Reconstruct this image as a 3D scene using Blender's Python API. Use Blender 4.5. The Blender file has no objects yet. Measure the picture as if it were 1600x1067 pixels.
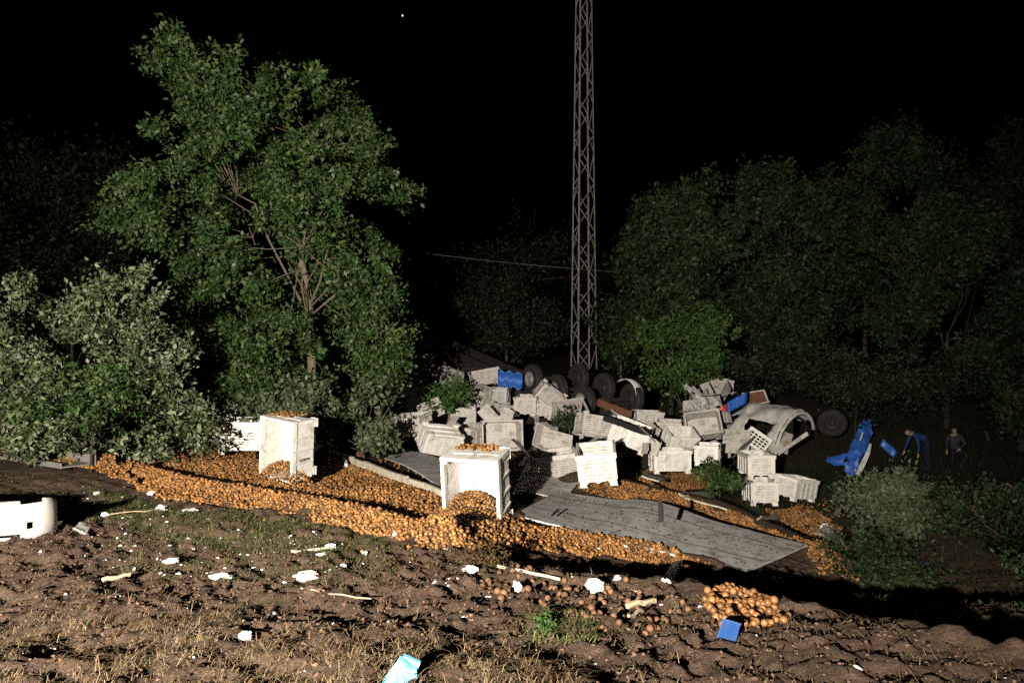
import bpy, bmesh, math, random
import numpy as np
from mathutils import Vector, Matrix, Euler

random.seed(11)
RNG = np.random.default_rng(11)
SC = bpy.context.scene
COL = SC.collection
R = math.radians

# ------------------------------------------------------------------ camera, world, faint fill sun, exposure
CZ = 3.0                      # eye height above the lowest ground of the field
F = 1244.0                    # focal length in photo pixels (1600 wide)
cam = bpy.data.cameras.new('camera')
cam.sensor_width = 36.0
cam.lens = 36.0 * F / 1600.0
cam.clip_start = 0.05
cam.clip_end = 3000.0
cam_o = bpy.data.objects.new('camera', cam)
cam_o.location = (0, 0, CZ)
cam_o.rotation_euler = (R(90), 0, 0)
COL.objects.link(cam_o)
SC.camera = cam_o

w = bpy.data.worlds.new('World')
SC.world = w
w.use_nodes = True
nt = w.node_tree
sky = nt.nodes.new('ShaderNodeTexSky')
sky.sky_type = 'NISHITA'
sky.sun_disc = False
sky.sun_elevation = R(-9)
sky.sun_rotation = R(200)
nt.nodes['Background'].inputs['Strength'].default_value = 0.05
nt.links.new(sky.outputs[0], nt.nodes['Background'].inputs['Color'])

faint_fill = bpy.data.lights.new('faint_fill', 'SUN')  # faint sun lamp added as ambient fill, no moon stands in this sky
faint_fill.energy = 0.006
faint_fill.angle = R(0.5)
faint_fill.color = (1.0, 0.96, 0.9)
faint_fill_o = bpy.data.objects.new('faint_fill', faint_fill)
faint_fill_o.rotation_euler = (R(50), 0, R(-20))
COL.objects.link(faint_fill_o)

SC.view_settings.view_transform = 'Standard'
SC.view_settings.look = 'None'
SC.view_settings.gamma = 1.0
SC.view_settings.exposure = 0.0
SC.cycles.max_bounces = 5
SC.cycles.diffuse_bounces = 3
SC.cycles.glossy_bounces = 2
SC.cycles.transparent_max_bounces = 4
SC.cycles.use_denoising = False
SC.cycles.sample_clamp_indirect = 3.0

# ------------------------------------------------------------------ floodlight that the rescue crew put up beside the camera
LIGHT_POS = Vector((-3.2, -6.0, CZ + 1.15))
LIGHT_AIM = Vector((-4.0, 15.0, CZ + 1.6))
LIGHT_POWER = 51000.0
sp = bpy.data.lights.new('floodlight_beam', 'SPOT')
sp.energy = LIGHT_POWER
sp.color = (1.0, 0.93, 0.82)
sp.spot_size = R(92)
sp.spot_blend = 1.0
sp.shadow_soft_size = 0.07

# ------------------------------------------------------------------ helpers
def P(px, py, d):
    return Vector(((px - 800.0) / F * d, d, CZ - (py - 533.5) / F * d))

def hash01(xi, yi, seed):
    h = (xi.astype(np.int64) * 374761393 + yi.astype(np.int64) * 668265263 + seed * 144269504) & 0xffffffff
    h = ((h ^ (h >> 13)) * 1274126177) & 0xffffffff
    h = (h ^ (h >> 16)) & 0xffffffff
    return h / 4294967296.0

def vnoise(x, y, seed=0):
    xi = np.floor(x); yi = np.floor(y)
    fx = x - xi; fy = y - yi
    fx = fx * fx * (3 - 2 * fx); fy = fy * fy * (3 - 2 * fy)
    a = hash01(xi, yi, seed); b = hash01(xi + 1, yi, seed)
    c = hash01(xi, yi + 1, seed); d = hash01(xi + 1, yi + 1, seed)
    return (a * (1 - fx) + b * fx) * (1 - fy) + (c * (1 - fx) + d * fx) * fy - 0.5

def sstep(a, b, x):
    t = np.clip((x - a) / (b - a), 0, 1)
    return t * t * (3 - 2 * t)

PROF_Y = [-30, -6, 0, 2, 4.7, 6.7, 8.5, 12.3, 16, 20, 27, 34, 42, 60, 100, 180, 320, 900]
PROF_Z = [-1.4, -1.5, -1.55, -1.68, -2.0, -2.25, -2.4, -2.72, -2.92, -3.05, -3.15, -2.9, -2.4, -1.0, 4.0, 14.0, 30.0, 60.0]
_gy = np.linspace(-30, 900, 9301)
_gz = np.interp(_gy, PROF_Y, PROF_Z)
_k = np.ones(15) / 15
_gz[10:-10] = np.convolve(_gz, _k, 'same')[10:-10]
CR_X = [-2, 0.3, 1.7, 2.64, 3.2, 4.0, 6.0, 12.0, 40]
CR_Y = [8.9, 8.0, 7.55, 6.6, 5.3, 4.2, 2.8, 1.0, -5]

def seg_dist(x, y, pts):
    best = np.full(np.shape(x), 1e9)
    for (ax, ay), (bx, by) in zip(pts[:-1], pts[1:]):
        dx, dy = bx - ax, by - ay
        t = np.clip(((x - ax) * dx + (y - ay) * dy) / (dx * dx + dy * dy), 0, 1)
        best = np.minimum(best, np.hypot(x - ax - t * dx, y - ay - t * dy))
    return best

def G0(x, y):
    x = np.asarray(x, float); y = np.asarray(y, float)
    z = np.interp(y, _gy, _gz)
    yc = np.interp(x, CR_X, CR_Y)
    e = y - yc
    wx = sstep(-0.9, 0.9, x)
    drop = 0.30 * sstep(0.0, 1.3, e) * (1 - 0.75 * sstep(2.5, 8.0, e))
    berm = 0.04 * np.exp(-(e / 0.45) ** 2)
    z = z + wx * (berm - drop)
    tilt = np.interp(x, [-60, -9, 0, 2, 4, 6.6, 9, 13, 20, 60], [-0.2, -0.4, 0, 0.38, 0.78, 1.25, 1.12, 0.72, 0.4, 0.0])
    z = z - tilt * sstep(6.5, 12, y) * (1 - sstep(25, 38, y))
    far = sstep(30, 90, y)
    z = z + far * 3.0 * vnoise(x / 40 + 3.3, y / 40, 5) + sstep(12, 20, y) * 0.25 * vnoise(x / 5, y / 5, 8)
    return z + CZ

_DS = np.arange(3.0, 120.0, 0.1)
def hit0(px, py, fn=None, lift=0.0):
    """where the line of sight through a photo pixel meets the ground"""
    fn = fn or G0
    below = CZ - (py - 533.5) / F * _DS <= fn((px - 800.0) / F * _DS, _DS) + lift
    k = int(np.argmax(below)) if below.any() else len(_DS) - 1
    ds = np.linspace(_DS[max(k - 1, 0)], _DS[k], 21)
    below = CZ - (py - 533.5) / F * ds <= fn((px - 800.0) / F * ds, ds) + lift
    return P(px, py, float(ds[int(np.argmax(below))] if below.any() else ds[-1]))

RIDGE = [(h.x, h.y) for h in (hit0(*p) for p in [(110, 722), (200, 742), (300, 771), (450, 797), (560, 816), (640, 842), (700, 856)])]
ROW = [(h.x, h.y) for h in (hit0(*p) for p in [(700, 850), (800, 838), (880, 848), (960, 860), (1040, 872), (1110, 888)])]

ROW2 = [(h.x, h.y) for h in (hit0(*p) for p in [(905, 765), (1000, 782), (1120, 808), (1220, 850), (1300, 890)])]
MOUNDS = []
def G1(x, y):
    z = G0(x, y)
    z = z + 0.20 * np.exp(-(seg_dist(x, y, RIDGE) / 0.26) ** 2)
    z = z + 0.14 * np.exp(-(seg_dist(x, y, ROW) / 0.26) ** 2)
    z = z + 0.36 * np.exp(-(seg_dist(x, y, ROW2) / 0.5) ** 2)
    for (mx, my, r, h) in MOUNDS:
        z = z + h * np.exp(-(np.hypot(x - mx, y - my) / r) ** 2)
    return z

def hit(px, py, lift=0.0):
    return hit0(px, py, G1, lift)

def add_mound(px, py, r, h):
    p = hit0(px, py)
    MOUNDS.append((p.x, p.y, r, h))

add_mound(560, 775, 1.1, 0.10)
add_mound(330, 735, 1.2, 0.10)
add_mound(1000, 775, 1.0, 0.10)

def rough(x, y):
    """clods of the churned soil: fine close by, smooth far off"""
    near = (1 - 0.8 * sstep(11, 17, y)) * (1 - sstep(18, 24, y)) * sstep(0.5, 3.0, y)
    n = 0.14 * vnoise(x / 1.1, y / 1.1, 1) + 0.07 * vnoise(x / 0.42, y / 0.42, 2)
    r1 = 1 - 2 * np.abs(vnoise(x / 0.2 + 9, y / 0.2, 3))
    n = n + 0.075 * (r1 - 0.5) * (0.5 + vnoise(x / 0.7, y / 0.7, 13))
    n = n + 0.085 * vnoise(x / 0.13, y / 0.13, 4) + 0.055 * vnoise(x / 0.07, y / 0.07, 6)
    calm = np.exp(-(seg_dist(x, y, ROW2) / 0.6) ** 2) + np.exp(-(seg_dist(x, y, RIDGE) / 0.32) ** 2) + np.exp(-(seg_dist(x, y, ROW) / 0.5) ** 2)
    n = n * (1 - 0.85 * np.clip(calm, 0, 1))
    mid = 0.12 * vnoise(x / 1.6, y / 1.6, 7) * sstep(8, 14, y)
    return n * near + mid

def G(x, y):
    return G1(x, y) + rough(np.asarray(x, float), np.asarray(y, float))

def np_mesh(name, V, Fc, smooth=False):
    V = np.asarray(V, np.float32); Fc = np.asarray(Fc, np.int32)
    me = bpy.data.meshes.new(name)
    k = Fc.shape[1]
    me.vertices.add(len(V)); me.vertices.foreach_set('co', V.ravel())
    me.loops.add(Fc.size); me.loops.foreach_set('vertex_index', Fc.ravel())
    me.polygons.add(len(Fc))
    me.polygons.foreach_set('loop_start', np.arange(0, Fc.size, k, dtype=np.int32))
    me.polygons.foreach_set('loop_total', np.full(len(Fc), k, np.int32))
    if smooth:
        me.polygons.foreach_set('use_smooth', np.ones(len(Fc), bool))
    me.update(calc_edges=True)
    return me

class MB:
    """collects boxes, tubes and sheets, then links them as one mesh object"""
    def __init__(s): s.v = []; s.f = []
    def add(s, v, f):
        o = len(s.v); s.v += [tuple(a) for a in v]; s.f += [tuple(i + o for i in q) for q in f]; return s
    def box(s, c, size, rot=None):
        hx, hy, hz = [a / 2 for a in size]
        vs = [Vector((x, y, z)) for x in (-hx, hx) for y in (-hy, hy) for z in (-hz, hz)]
        if rot is not None: vs = [rot @ v for v in vs]
        c = Vector(c)
        return s.add([v + c for v in vs], [(0, 1, 3, 2), (4, 6, 7, 5), (0, 4, 5, 1), (2, 3, 7, 6), (0, 2, 6, 4), (1, 5, 7, 3)])
    def bar(s, a, b, wx, wz, up=(0, 0, 1)):
        a, b = Vector(a), Vector(b); d = b - a; L = d.length
        if L < 1e-6: return s
        d /= L; up = Vector(up)
        if abs(d.dot(up)) > 0.98: up = Vector((1, 0, 0))
        sx = d.cross(up).normalized(); sz = sx.cross(d)
        rot = Matrix((d, sx, sz)).transposed()
        return s.box((a + b) / 2, (L, wx, wz), rot)
    def tube(s, pts, rads, n=6, cap=True):
        pts = [Vector(p) for p in pts]; vs = []; fs = []
        for i, p in enumerate(pts):
            t = (pts[min(i + 1, len(pts) - 1)] - pts[max(i - 1, 0)])
            t = t.normalized() if t.length > 1e-9 else Vector((0, 0, 1))
            u = t.cross(Vector((0.31, 0.17, 0.93)));
            if u.length < 1e-3: u = t.cross(Vector((1, 0, 0)))
            u.normalize(); v = t.cross(u)
            for k in range(n):
                a = 2 * math.pi * k / n
                vs.append(p + (u * math.cos(a) + v * math.sin(a)) * rads[i])
        for i in range(len(pts) - 1):
            for k in range(n):
                fs.append((i * n + k, i * n + (k + 1) % n, (i + 1) * n + (k + 1) % n, (i + 1) * n + k))
        if cap:
            fs.append(tuple(range(n - 1, -1, -1))); fs.append(tuple((len(pts) - 1) * n + k for k in range(n)))
        return s.add(vs, fs)
    def lathe(s, prof, n=24, axis='Y', c=(0, 0, 0)):
        vs = []; fs = []; c = Vector(c)
        for (r, h) in prof:
            for k in range(n):
                a = 2 * math.pi * k / n
                q = Vector((r * math.cos(a), h, r * math.sin(a)))
                if axis == 'Z': q = Vector((r * math.cos(a), r * math.sin(a), h))
                vs.append(q + c)
        m = len(prof)
        for i in range(m - 1):
            for k in range(n):
                fs.append((i * n + k, i * n + (k + 1) % n, (i + 1) * n + (k + 1) % n, (i + 1) * n + k))
        return s.add(vs, fs)
    def sheet(s, grid, th, holes=()):
        """thick sheet from a grid of points (list of rows); holes = set of (i,j) cells left open"""
        n, m = len(grid), len(grid[0]); holes = set(holes)
        g = [[Vector(p) for p in row] for row in grid]
        nor = [[None] * m for _ in range(n)]
        for i in range(n):
            for j in range(m):
                du = g[min(i + 1, n - 1)][j] - g[max(i - 1, 0)][j]
                dv = g[i][min(j + 1, m - 1)] - g[i][max(j - 1, 0)]
                c = du.cross(dv); nor[i][j] = c.normalized() if c.length > 1e-12 else Vector((0, 0, 1))
        vs = []; fs = []
        for sg in (0.5, -0.5):
            for i in range(n):
                for j in range(m): vs.append(g[i][j] + nor[i][j] * th * sg)
        o = n * m; ix = lambda i, j: i * m + j
        solid = lambda i, j: 0 <= i < n - 1 and 0 <= j < m - 1 and (i, j) not in holes
        for i in range(n - 1):
            for j in range(m - 1):
                if not solid(i, j): continue
                a, b, c, d = ix(i, j), ix(i + 1, j), ix(i + 1, j + 1), ix(i, j + 1)
                fs.append((a, b, c, d)); fs.append((o + d, o + c, o + b, o + a))
                if not solid(i - 1, j): fs.append((a, d, o + d, o + a))
                if not solid(i + 1, j): fs.append((c, b, o + b, o + c))
                if not solid(i, j - 1): fs.append((b, a, o + a, o + b))
                if not solid(i, j + 1): fs.append((d, c, o + c, o + d))
        return s.add(vs, fs)
    def mesh(s, name, smooth=False):
        me = bpy.data.meshes.new(name); me.from_pydata(s.v, [], s.f); me.update()
        if smooth:
            for p in me.polygons: p.use_smooth = True
        return me

def link(name, me, m=None, parent=None, mat_world=None):
    o = bpy.data.objects.new(name, me)
    COL.objects.link(o)
    if m is not None and len(me.materials) == 0: me.materials.append(m)
    if parent is not None: o.parent = parent
    if mat_world is not None: o.matrix_world = mat_world
    return o

def tag(o, label=None, cat=None, group=None, kind=None):
    if label: o['label'] = label
    if cat: o['category'] = cat
    if group: o['group'] = group
    if kind: o['kind'] = kind
    return o

def thing(name, label, cat, loc=(0, 0, 0), rot=None, group=None):
    o = bpy.data.objects.new(name, None); COL.objects.link(o)
    o.location = loc
    if rot is not None:
        o.rotation_euler = rot if isinstance(rot, Euler) else Euler(rot)
    o.empty_display_size = 0.1
    return tag(o, label, cat, group)

# ------------------------------------------------------------------ materials
def mat(name, col, rough=0.6, spec=0.4, var=0.0, vscale=6.0, dirt=None, dscale=3.0, damt=0.5, bump=0.0, bscale=40.0, metal=0.0, island=0.0, objvar=0.0):
    m = bpy.data.materials.new(name); m.use_nodes = True
    t = m.node_tree; L = t.links; b = t.nodes['Principled BSDF']
    b.inputs['Roughness'].default_value = rough
    b.inputs['Specular IOR Level'].default_value = spec
    b.inputs['Metallic'].default_value = metal
    tc = t.nodes.new('ShaderNodeTexCoord')
    src = None
    rgb = t.nodes.new('ShaderNodeRGB'); rgb.outputs[0].default_value = (*col, 1); src = rgb.outputs[0]
    def mix(fac, a, bcol):
        mx = t.nodes.new('ShaderNodeMix'); mx.data_type = 'RGBA'
        if isinstance(fac, (int, float)): mx.inputs[0].default_value = fac
        else: L.new(fac, mx.inputs[0])
        L.new(a, mx.inputs[6])
        if isinstance(bcol, tuple): mx.inputs[7].default_value = (*bcol, 1)
        else: L.new(bcol, mx.inputs[7])
        return mx.outputs[2]
    def hsv(c, sock, amt):
        mr = t.nodes.new('ShaderNodeMapRange'); L.new(sock, mr.inputs[0])
        mr.inputs[3].default_value = 1 - amt; mr.inputs[4].default_value = 1 + amt
        h = t.nodes.new('ShaderNodeHueSaturation'); L.new(mr.outputs[0], h.inputs['Value']); L.new(c, h.inputs['Color'])
        return h.outputs[0]
    if var:
        n = t.nodes.new('ShaderNodeTexNoise'); n.inputs['Scale'].default_value = vscale; n.inputs['Detail'].default_value = 5
        L.new(tc.outputs['Object'], n.inputs['Vector']); src = hsv(src, n.outputs[0], var * 2)
    if island:
        g = t.nodes.new('ShaderNodeNewGeometry'); src = hsv(src, g.outputs['Random Per Island'], island)
    if objvar:
        g = t.nodes.new('ShaderNodeObjectInfo'); src = hsv(src, g.outputs['Random'], objvar)
    if dirt:
        n = t.nodes.new('ShaderNodeTexNoise'); n.inputs['Scale'].default_value = dscale; n.inputs['Detail'].default_value = 8
        n.inputs['Roughness'].default_value = 0.7
        L.new(tc.outputs['Object'], n.inputs['Vector'])
        cr = t.nodes.new('ShaderNodeMapRange'); cr.inputs[1].default_value = 0.48; cr.inputs[2].default_value = 0.72
        cr.inputs[4].default_value = damt
        L.new(n.outputs[0], cr.inputs[0]); src = mix(cr.outputs[0], src, dirt)
    L.new(src, b.inputs['Base Color'])
    if bump:
        n = t.nodes.new('ShaderNodeTexNoise'); n.inputs['Scale'].default_value = bscale; n.inputs['Detail'].default_value = 6
        L.new(tc.outputs['Object'], n.inputs['Vector'])
        bp = t.nodes.new('ShaderNodeBump'); bp.inputs['Strength'].default_value = bump; bp.inputs['Distance'].default_value = 0.02
        L.new(n.outputs[0], bp.inputs['Height']); L.new(bp.outputs[0], b.inputs['Normal'])
    return m

def leaf_mat(name, cols, rough=0.55, spec=0.3):
    m = bpy.data.materials.new(name); m.use_nodes = True
    t = m.node_tree; L = t.links; b = t.nodes['Principled BSDF']
    b.inputs['Roughness'].default_value = rough; b.inputs['Specular IOR Level'].default_value = spec
    g = t.nodes.new('ShaderNodeNewGeometry'); r = t.nodes.new('ShaderNodeValToRGB')
    e = r.color_ramp.elements
    while len(e) < len(cols): e.new(0.5)
    for i, c in enumerate(cols):
        e[i].position = i / (len(cols) - 1); e[i].color = (*c, 1)
    tc = t.nodes.new('ShaderNodeTexCoord'); nz_ = t.nodes.new('ShaderNodeTexNoise'); nz_.inputs['Scale'].default_value = 1.7; nz_.inputs['Detail'].default_value = 3
    L.new(tc.outputs['Object'], nz_.inputs['Vector'])
    mm = t.nodes.new('ShaderNodeMath'); mm.operation = 'MULTIPLY_ADD'; mm.inputs[1].default_value = 1.9; mm.inputs[2].default_value = -0.95
    L.new(nz_.outputs[0], mm.inputs[0])
    ad = t.nodes.new('ShaderNodeMath'); ad.operation = 'ADD'; ad.use_clamp = True
    L.new(mm.outputs[0], ad.inputs[0]); L.new(g.outputs['Random Per Island'], ad.inputs[1])
    L.new(ad.outputs[0], r.inputs[0]); L.new(r.outputs[0], b.inputs['Base Color'])
    tr = t.nodes.new('ShaderNodeBsdfTranslucent'); L.new(r.outputs[0], tr.inputs[0])
    ms = t.nodes.new('ShaderNodeMixShader'); ms.inputs[0].default_value = 0.2
    out = t.nodes['Material Output']
    L.new(b.outputs[0], ms.inputs[1]); L.new(tr.outputs[0], ms.inputs[2]); L.new(ms.outputs[0], out.inputs[0])
    return m

def ground_mat():
    m = bpy.data.materials.new('churned_soil'); m.use_nodes = True
    t = m.node_tree; L = t.links; b = t.nodes['Principled BSDF']
    b.inputs['Roughness'].default_value = 0.9; b.inputs['Specular IOR Level'].default_value = 0.15
    tc = t.nodes.new('ShaderNodeTexCoord')
    def noise(s, d=6, r=0.6):
        n = t.nodes.new('ShaderNodeTexNoise'); n.inputs['Scale'].default_value = s; n.inputs['Detail'].default_value = d
        n.inputs['Roughness'].default_value = r; L.new(tc.outputs['Object'], n.inputs['Vector']); return n.outputs[0]
    def ramp(sock, stops):
        r = t.nodes.new('ShaderNodeValToRGB'); e = r.color_ramp.elements
        while len(e) < len(stops): e.new(0.5)
        for i, (p, c) in enumerate(stops): e[i].position = p; e[i].color = (*c, 1) if isinstance(c, tuple) else (c, c, c, 1)
        L.new(sock, r.inputs[0]); return r.outputs[0]
    def mix(f, a, c):
        mx = t.nodes.new('ShaderNodeMix'); mx.data_type = 'RGBA'
        L.new(f, mx.inputs[0]); L.new(a, mx.inputs[6])
        if isinstance(c, tuple): mx.inputs[7].default_value = (*c, 1)
        else: L.new(c, mx.inputs[7])
        return mx.outputs[2]
    soil = ramp(noise(9, 10, 0.75), [(0.3, (0.045, 0.027, 0.019)), (0.5, (0.120, 0.075, 0.052)), (0.72, (0.235, 0.155, 0.108))])
    straw = ramp(noise(45, 4), [(0.3, (0.07, 0.05, 0.03)), (0.7, (0.24, 0.17, 0.105))])
    moss = ramp(noise(30, 4), [(0.3, (0.02, 0.025, 0.010)), (0.7, (0.08, 0.085, 0.03))])
    c = mix(ramp(noise(1.1, 6, 0.65), [(0.5, 0.0), (0.66, 0.75)]), soil, straw)
    c = mix(ramp(noise(0.8, 6, 0.7), [(0.52, 0.0), (0.68, 0.55)]), c, moss)
    # far field: rough grass and leaf litter instead of bare soil
    sx = t.nodes.new('ShaderNodeSeparateXYZ'); L.new(tc.outputs['Object'], sx.inputs[0])
    mr = t.nodes.new('ShaderNodeMapRange'); mr.inputs[1].default_value = 13; mr.inputs[2].default_value = 20; L.new(sx.outputs[1], mr.inputs[0])
    litter = ramp(noise(9, 8, 0.7), [(0.3, (0.018, 0.016, 0.009)), (0.5, (0.04, 0.035, 0.016)), (0.7, (0.06, 0.06, 0.022))])
    c = mix(mr.outputs[0], c, litter)
    L.new(c, b.inputs['Base Color'])
    bp = t.nodes.new('ShaderNodeBump'); bp.inputs['Strength'].default_value = 1.0; bp.inputs['Distance'].default_value = 0.07
    L.new(noise(22, 10, 0.75), bp.inputs['Height']); L.new(bp.outputs[0], b.inputs['Normal'])
    return m

M = {}
M['soil'] = ground_mat()
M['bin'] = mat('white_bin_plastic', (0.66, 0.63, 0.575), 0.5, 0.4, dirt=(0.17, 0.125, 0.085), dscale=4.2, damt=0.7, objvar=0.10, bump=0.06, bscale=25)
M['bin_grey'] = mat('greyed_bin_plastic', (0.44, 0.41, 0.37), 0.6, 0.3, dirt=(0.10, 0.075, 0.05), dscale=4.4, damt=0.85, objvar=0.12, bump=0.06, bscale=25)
M['fruit'] = mat('fruit_skin', (0.25, 0.116, 0.034), 0.37, 0.42, island=0.66, dirt=(0.065, 0.034, 0.019), dscale=3.2, damt=0.85, bump=0.1, bscale=60)
M['fruit_one'] = mat('fruit_skin_single', (0.24, 0.11, 0.038), 0.4, 0.4, objvar=0.38, dirt=(0.11, 0.07, 0.045), dscale=14, damt=0.7)
M['fruit_mud'] = mat('muddy_fruit_skin', (0.15, 0.075, 0.036), 0.6, 0.25, objvar=0.35, dirt=(0.09, 0.06, 0.045), dscale=16, damt=0.9)
M['panel'] = mat('grey_panel_sheet', (0.52, 0.50, 0.47), 0.6, 0.3, var=0.14, vscale=3, dirt=(0.12, 0.085, 0.06), dscale=4.0, damt=0.95, bump=0.04)
M['cream'] = mat('cream_painted_wood', (0.52, 0.47, 0.36), 0.7, 0.2, var=0.12, vscale=8, dirt=(0.13, 0.09, 0.06), dscale=7, damt=0.7)
M['wood'] = mat('splintered_wood', (0.42, 0.33, 0.22), 0.8, 0.15, var=0.2, vscale=14, dirt=(0.12, 0.08, 0.05), dscale=9, damt=0.7, bump=0.2)
M['foam'] = mat('white_foam', (0.78, 0.76, 0.72), 0.85, 0.15, var=0.06, vscale=12, dirt=(0.20, 0.15, 0.11), dscale=9, damt=0.5, bump=0.3, bscale=60)
M['white_paint'] = mat('white_vehicle_paint', (0.66, 0.645, 0.60), 0.4, 0.45, dirt=(0.15, 0.11, 0.075), dscale=3.0, damt=0.75, bump=0.03)
M['cab_paint'] = mat('grimy_cab_paint', (0.47, 0.45, 0.415), 0.5, 0.35, dirt=(0.10, 0.075, 0.055), dscale=4.0, damt=0.9, bump=0.08, bscale=12)
M['blue_paint'] = mat('blue_vehicle_paint', (0.035, 0.13, 0.50), 0.35, 0.5, var=0.25, vscale=7, dirt=(0.03, 0.04, 0.07), dscale=9, damt=0.9, bump=0.08)
M['blue_bright'] = mat('blue_plastic', (0.016, 0.065, 0.22), 0.5, 0.4, var=0.1, dirt=(0.08, 0.07, 0.06), dscale=14, damt=0.5)
M['blue_light'] = mat('light_blue_plastic', (0.16, 0.48, 0.66), 0.55, 0.3, var=0.06, dirt=(0.16, 0.13, 0.10), dscale=12, damt=0.4)
M['blue_tarp'] = mat('blue_tarpaulin', (0.03, 0.10, 0.36), 0.5, 0.4, var=0.35, vscale=9, bump=0.4, bscale=18)
M['red_paint'] = mat('red_vehicle_paint', (0.52, 0.05, 0.06), 0.4, 0.4, dirt=(0.1, 0.06, 0.05), dscale=6)
M['rubber'] = mat('tyre_rubber', (0.018, 0.017, 0.016), 0.75, 0.25, dirt=(0.05, 0.04, 0.03), dscale=7, damt=0.7)
M['rim'] = mat('dirty_wheel_steel', (0.22, 0.20, 0.18), 0.55, 0.4, dirt=(0.09, 0.05, 0.03), dscale=9, damt=0.8)
M['chassis'] = mat('dark_chassis_steel', (0.022, 0.019, 0.017), 0.7, 0.25, dirt=(0.06, 0.035, 0.022), dscale=4, damt=0.7)
M['rust'] = mat('rusty_steel', (0.15, 0.065, 0.035), 0.8, 0.2, var=0.25, vscale=8, dirt=(0.04, 0.025, 0.02), dscale=6, damt=0.8, bump=0.2)
M['dark'] = mat('black_plastic', (0.015, 0.015, 0.016), 0.6, 0.3)
M['steel'] = mat('galvanised_steel', (0.22, 0.20, 0.185), 0.55, 0.35, var=0.15, vscale=3, dirt=(0.17, 0.09, 0.055), dscale=2.0, damt=0.7)
M['bark'] = mat('bark', (0.15, 0.12, 0.08), 0.85, 0.15, var=0.2, vscale=9, bump=0.4, bscale=25)
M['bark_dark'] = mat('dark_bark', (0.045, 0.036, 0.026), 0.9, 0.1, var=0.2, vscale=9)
M['leaf_tree'] = leaf_mat('tree_leaf', [(0.013, 0.036, 0.007), (0.028, 0.066, 0.012), (0.045, 0.088, 0.02), (0.10, 0.135, 0.05)])
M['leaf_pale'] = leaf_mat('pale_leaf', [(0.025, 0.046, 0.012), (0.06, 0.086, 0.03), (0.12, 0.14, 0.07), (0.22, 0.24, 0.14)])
M['leaf_bright'] = leaf_mat('fresh_leaf', [(0.022, 0.058, 0.010), (0.045, 0.098, 0.018), (0.075, 0.13, 0.035)])
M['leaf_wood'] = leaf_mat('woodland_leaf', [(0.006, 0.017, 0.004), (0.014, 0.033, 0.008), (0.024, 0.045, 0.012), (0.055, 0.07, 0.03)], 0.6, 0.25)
M['leaf_olive'] = leaf_mat('olive_leaf', [(0.045, 0.065, 0.03), (0.085, 0.105, 0.05), (0.13, 0.14, 0.08)])
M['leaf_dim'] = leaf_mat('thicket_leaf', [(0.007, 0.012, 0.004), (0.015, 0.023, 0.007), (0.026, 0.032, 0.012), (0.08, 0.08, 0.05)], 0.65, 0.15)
M['leaf_dry'] = leaf_mat('dry_leaf', [(0.05, 0.028, 0.014), (0.10, 0.055, 0.026), (0.06, 0.06, 0.02)], 0.8, 0.1)
M['straw'] = leaf_mat('dry_straw', [(0.14, 0.095, 0.05), (0.26, 0.185, 0.105), (0.34, 0.25, 0.15)], 0.7, 0.2)
M['grass'] = leaf_mat('green_grass', [(0.09, 0.11, 0.035), (0.17, 0.19, 0.065), (0.26, 0.26, 0.11)], 0.6, 0.25)
M['clod'] = mat('soil_clod', (0.12, 0.075, 0.053), 0.95, 0.1, island=0.4, var=0.2, vscale=20, bump=0.5, bscale=40)

# ------------------------------------------------------------------ the ground
def grown(a, b, s0, g):
    out = [a]; s = s0
    while out[-1] < b:
        s *= g; out.append(out[-1] + s)
    return out
xr = grown(6.0, 500, 0.05, 1.07)
xs = np.array([-x for x in reversed(grown(8.0, 500, 0.05, 1.07))] + list(np.arange(-7.96, 5.98, 0.04)) + xr)
ys = np.array(list(np.arange(-8, 2.5, 0.15)) + list(np.arange(2.5, 11, 0.035)) + list(np.arange(11, 16, 0.06)) + grown(16, 850, 0.1, 1.045))
X, Y = np.meshgrid(xs, ys)
Z = G(X, Y)
nx, ny = len(xs), len(ys)
ii = np.arange(nx * ny).reshape(ny, nx)
Fq = np.stack([ii[:-1, :-1], ii[:-1, 1:], ii[1:, 1:], ii[1:, :-1]], -1).reshape(-1, 4)
gr = link('ground', np_mesh('ground', np.stack([X, Y, Z], -1).reshape(-1, 3), Fq, True), M['soil'])
tag(gr, 'churned brown soil bank falling to a dark grassy field', None, kind='structure')

# ------------------------------------------------------------------ the crew's floodlight on its tripod
LG = float(G(LIGHT_POS.x, LIGHT_POS.y - 0.12))
fl = thing('floodlight', 'portable work floodlight on a tripod behind the camera', 'floodlight', (LIGHT_POS.x, LIGHT_POS.y - 0.12, LG))
hh = LIGHT_POS.z - LG
for k in range(3):
    a = 2 * math.pi * k / 3 + 0.5
    link('leg', MB().tube([(0, 0, 0.42), (0.38 * math.cos(a), 0.38 * math.sin(a), 0.0)], [0.014, 0.014], 8).mesh('leg'), M['dark'], fl)
link('pole', MB().tube([(0, 0, 0.38), (0, 0, hh - 0.16)], [0.018, 0.018], 10).mesh('pole'), M['steel'], fl)
hd = link('lamp_head', MB().box((0, -0.02, hh), (0.36, 0.12, 0.26)).box((0, -0.09, hh), (0.30, 0.03, 0.20)).mesh('lamp_head'), M['dark'], fl)
lens = bpy.data.materials.new('lit_lamp_glass'); lens.use_nodes = True
lb = lens.node_tree.nodes['Principled BSDF']; lb.inputs['Emission Color'].default_value = (1, 0.93, 0.82, 1); lb.inputs['Emission Strength'].default_value = 6
link('lamp_glass', MB().box((0, 0.045, hh), (0.32, 0.006, 0.22)).mesh('lamp_glass'), lens, hd)
sp_o = bpy.data.objects.new('floodlight_beam', sp); COL.objects.link(sp_o)
sp_o.location = LIGHT_POS
sp_o.rotation_euler = (LIGHT_AIM - LIGHT_POS).to_track_quat('-Z', 'Y').to_euler()

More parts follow.
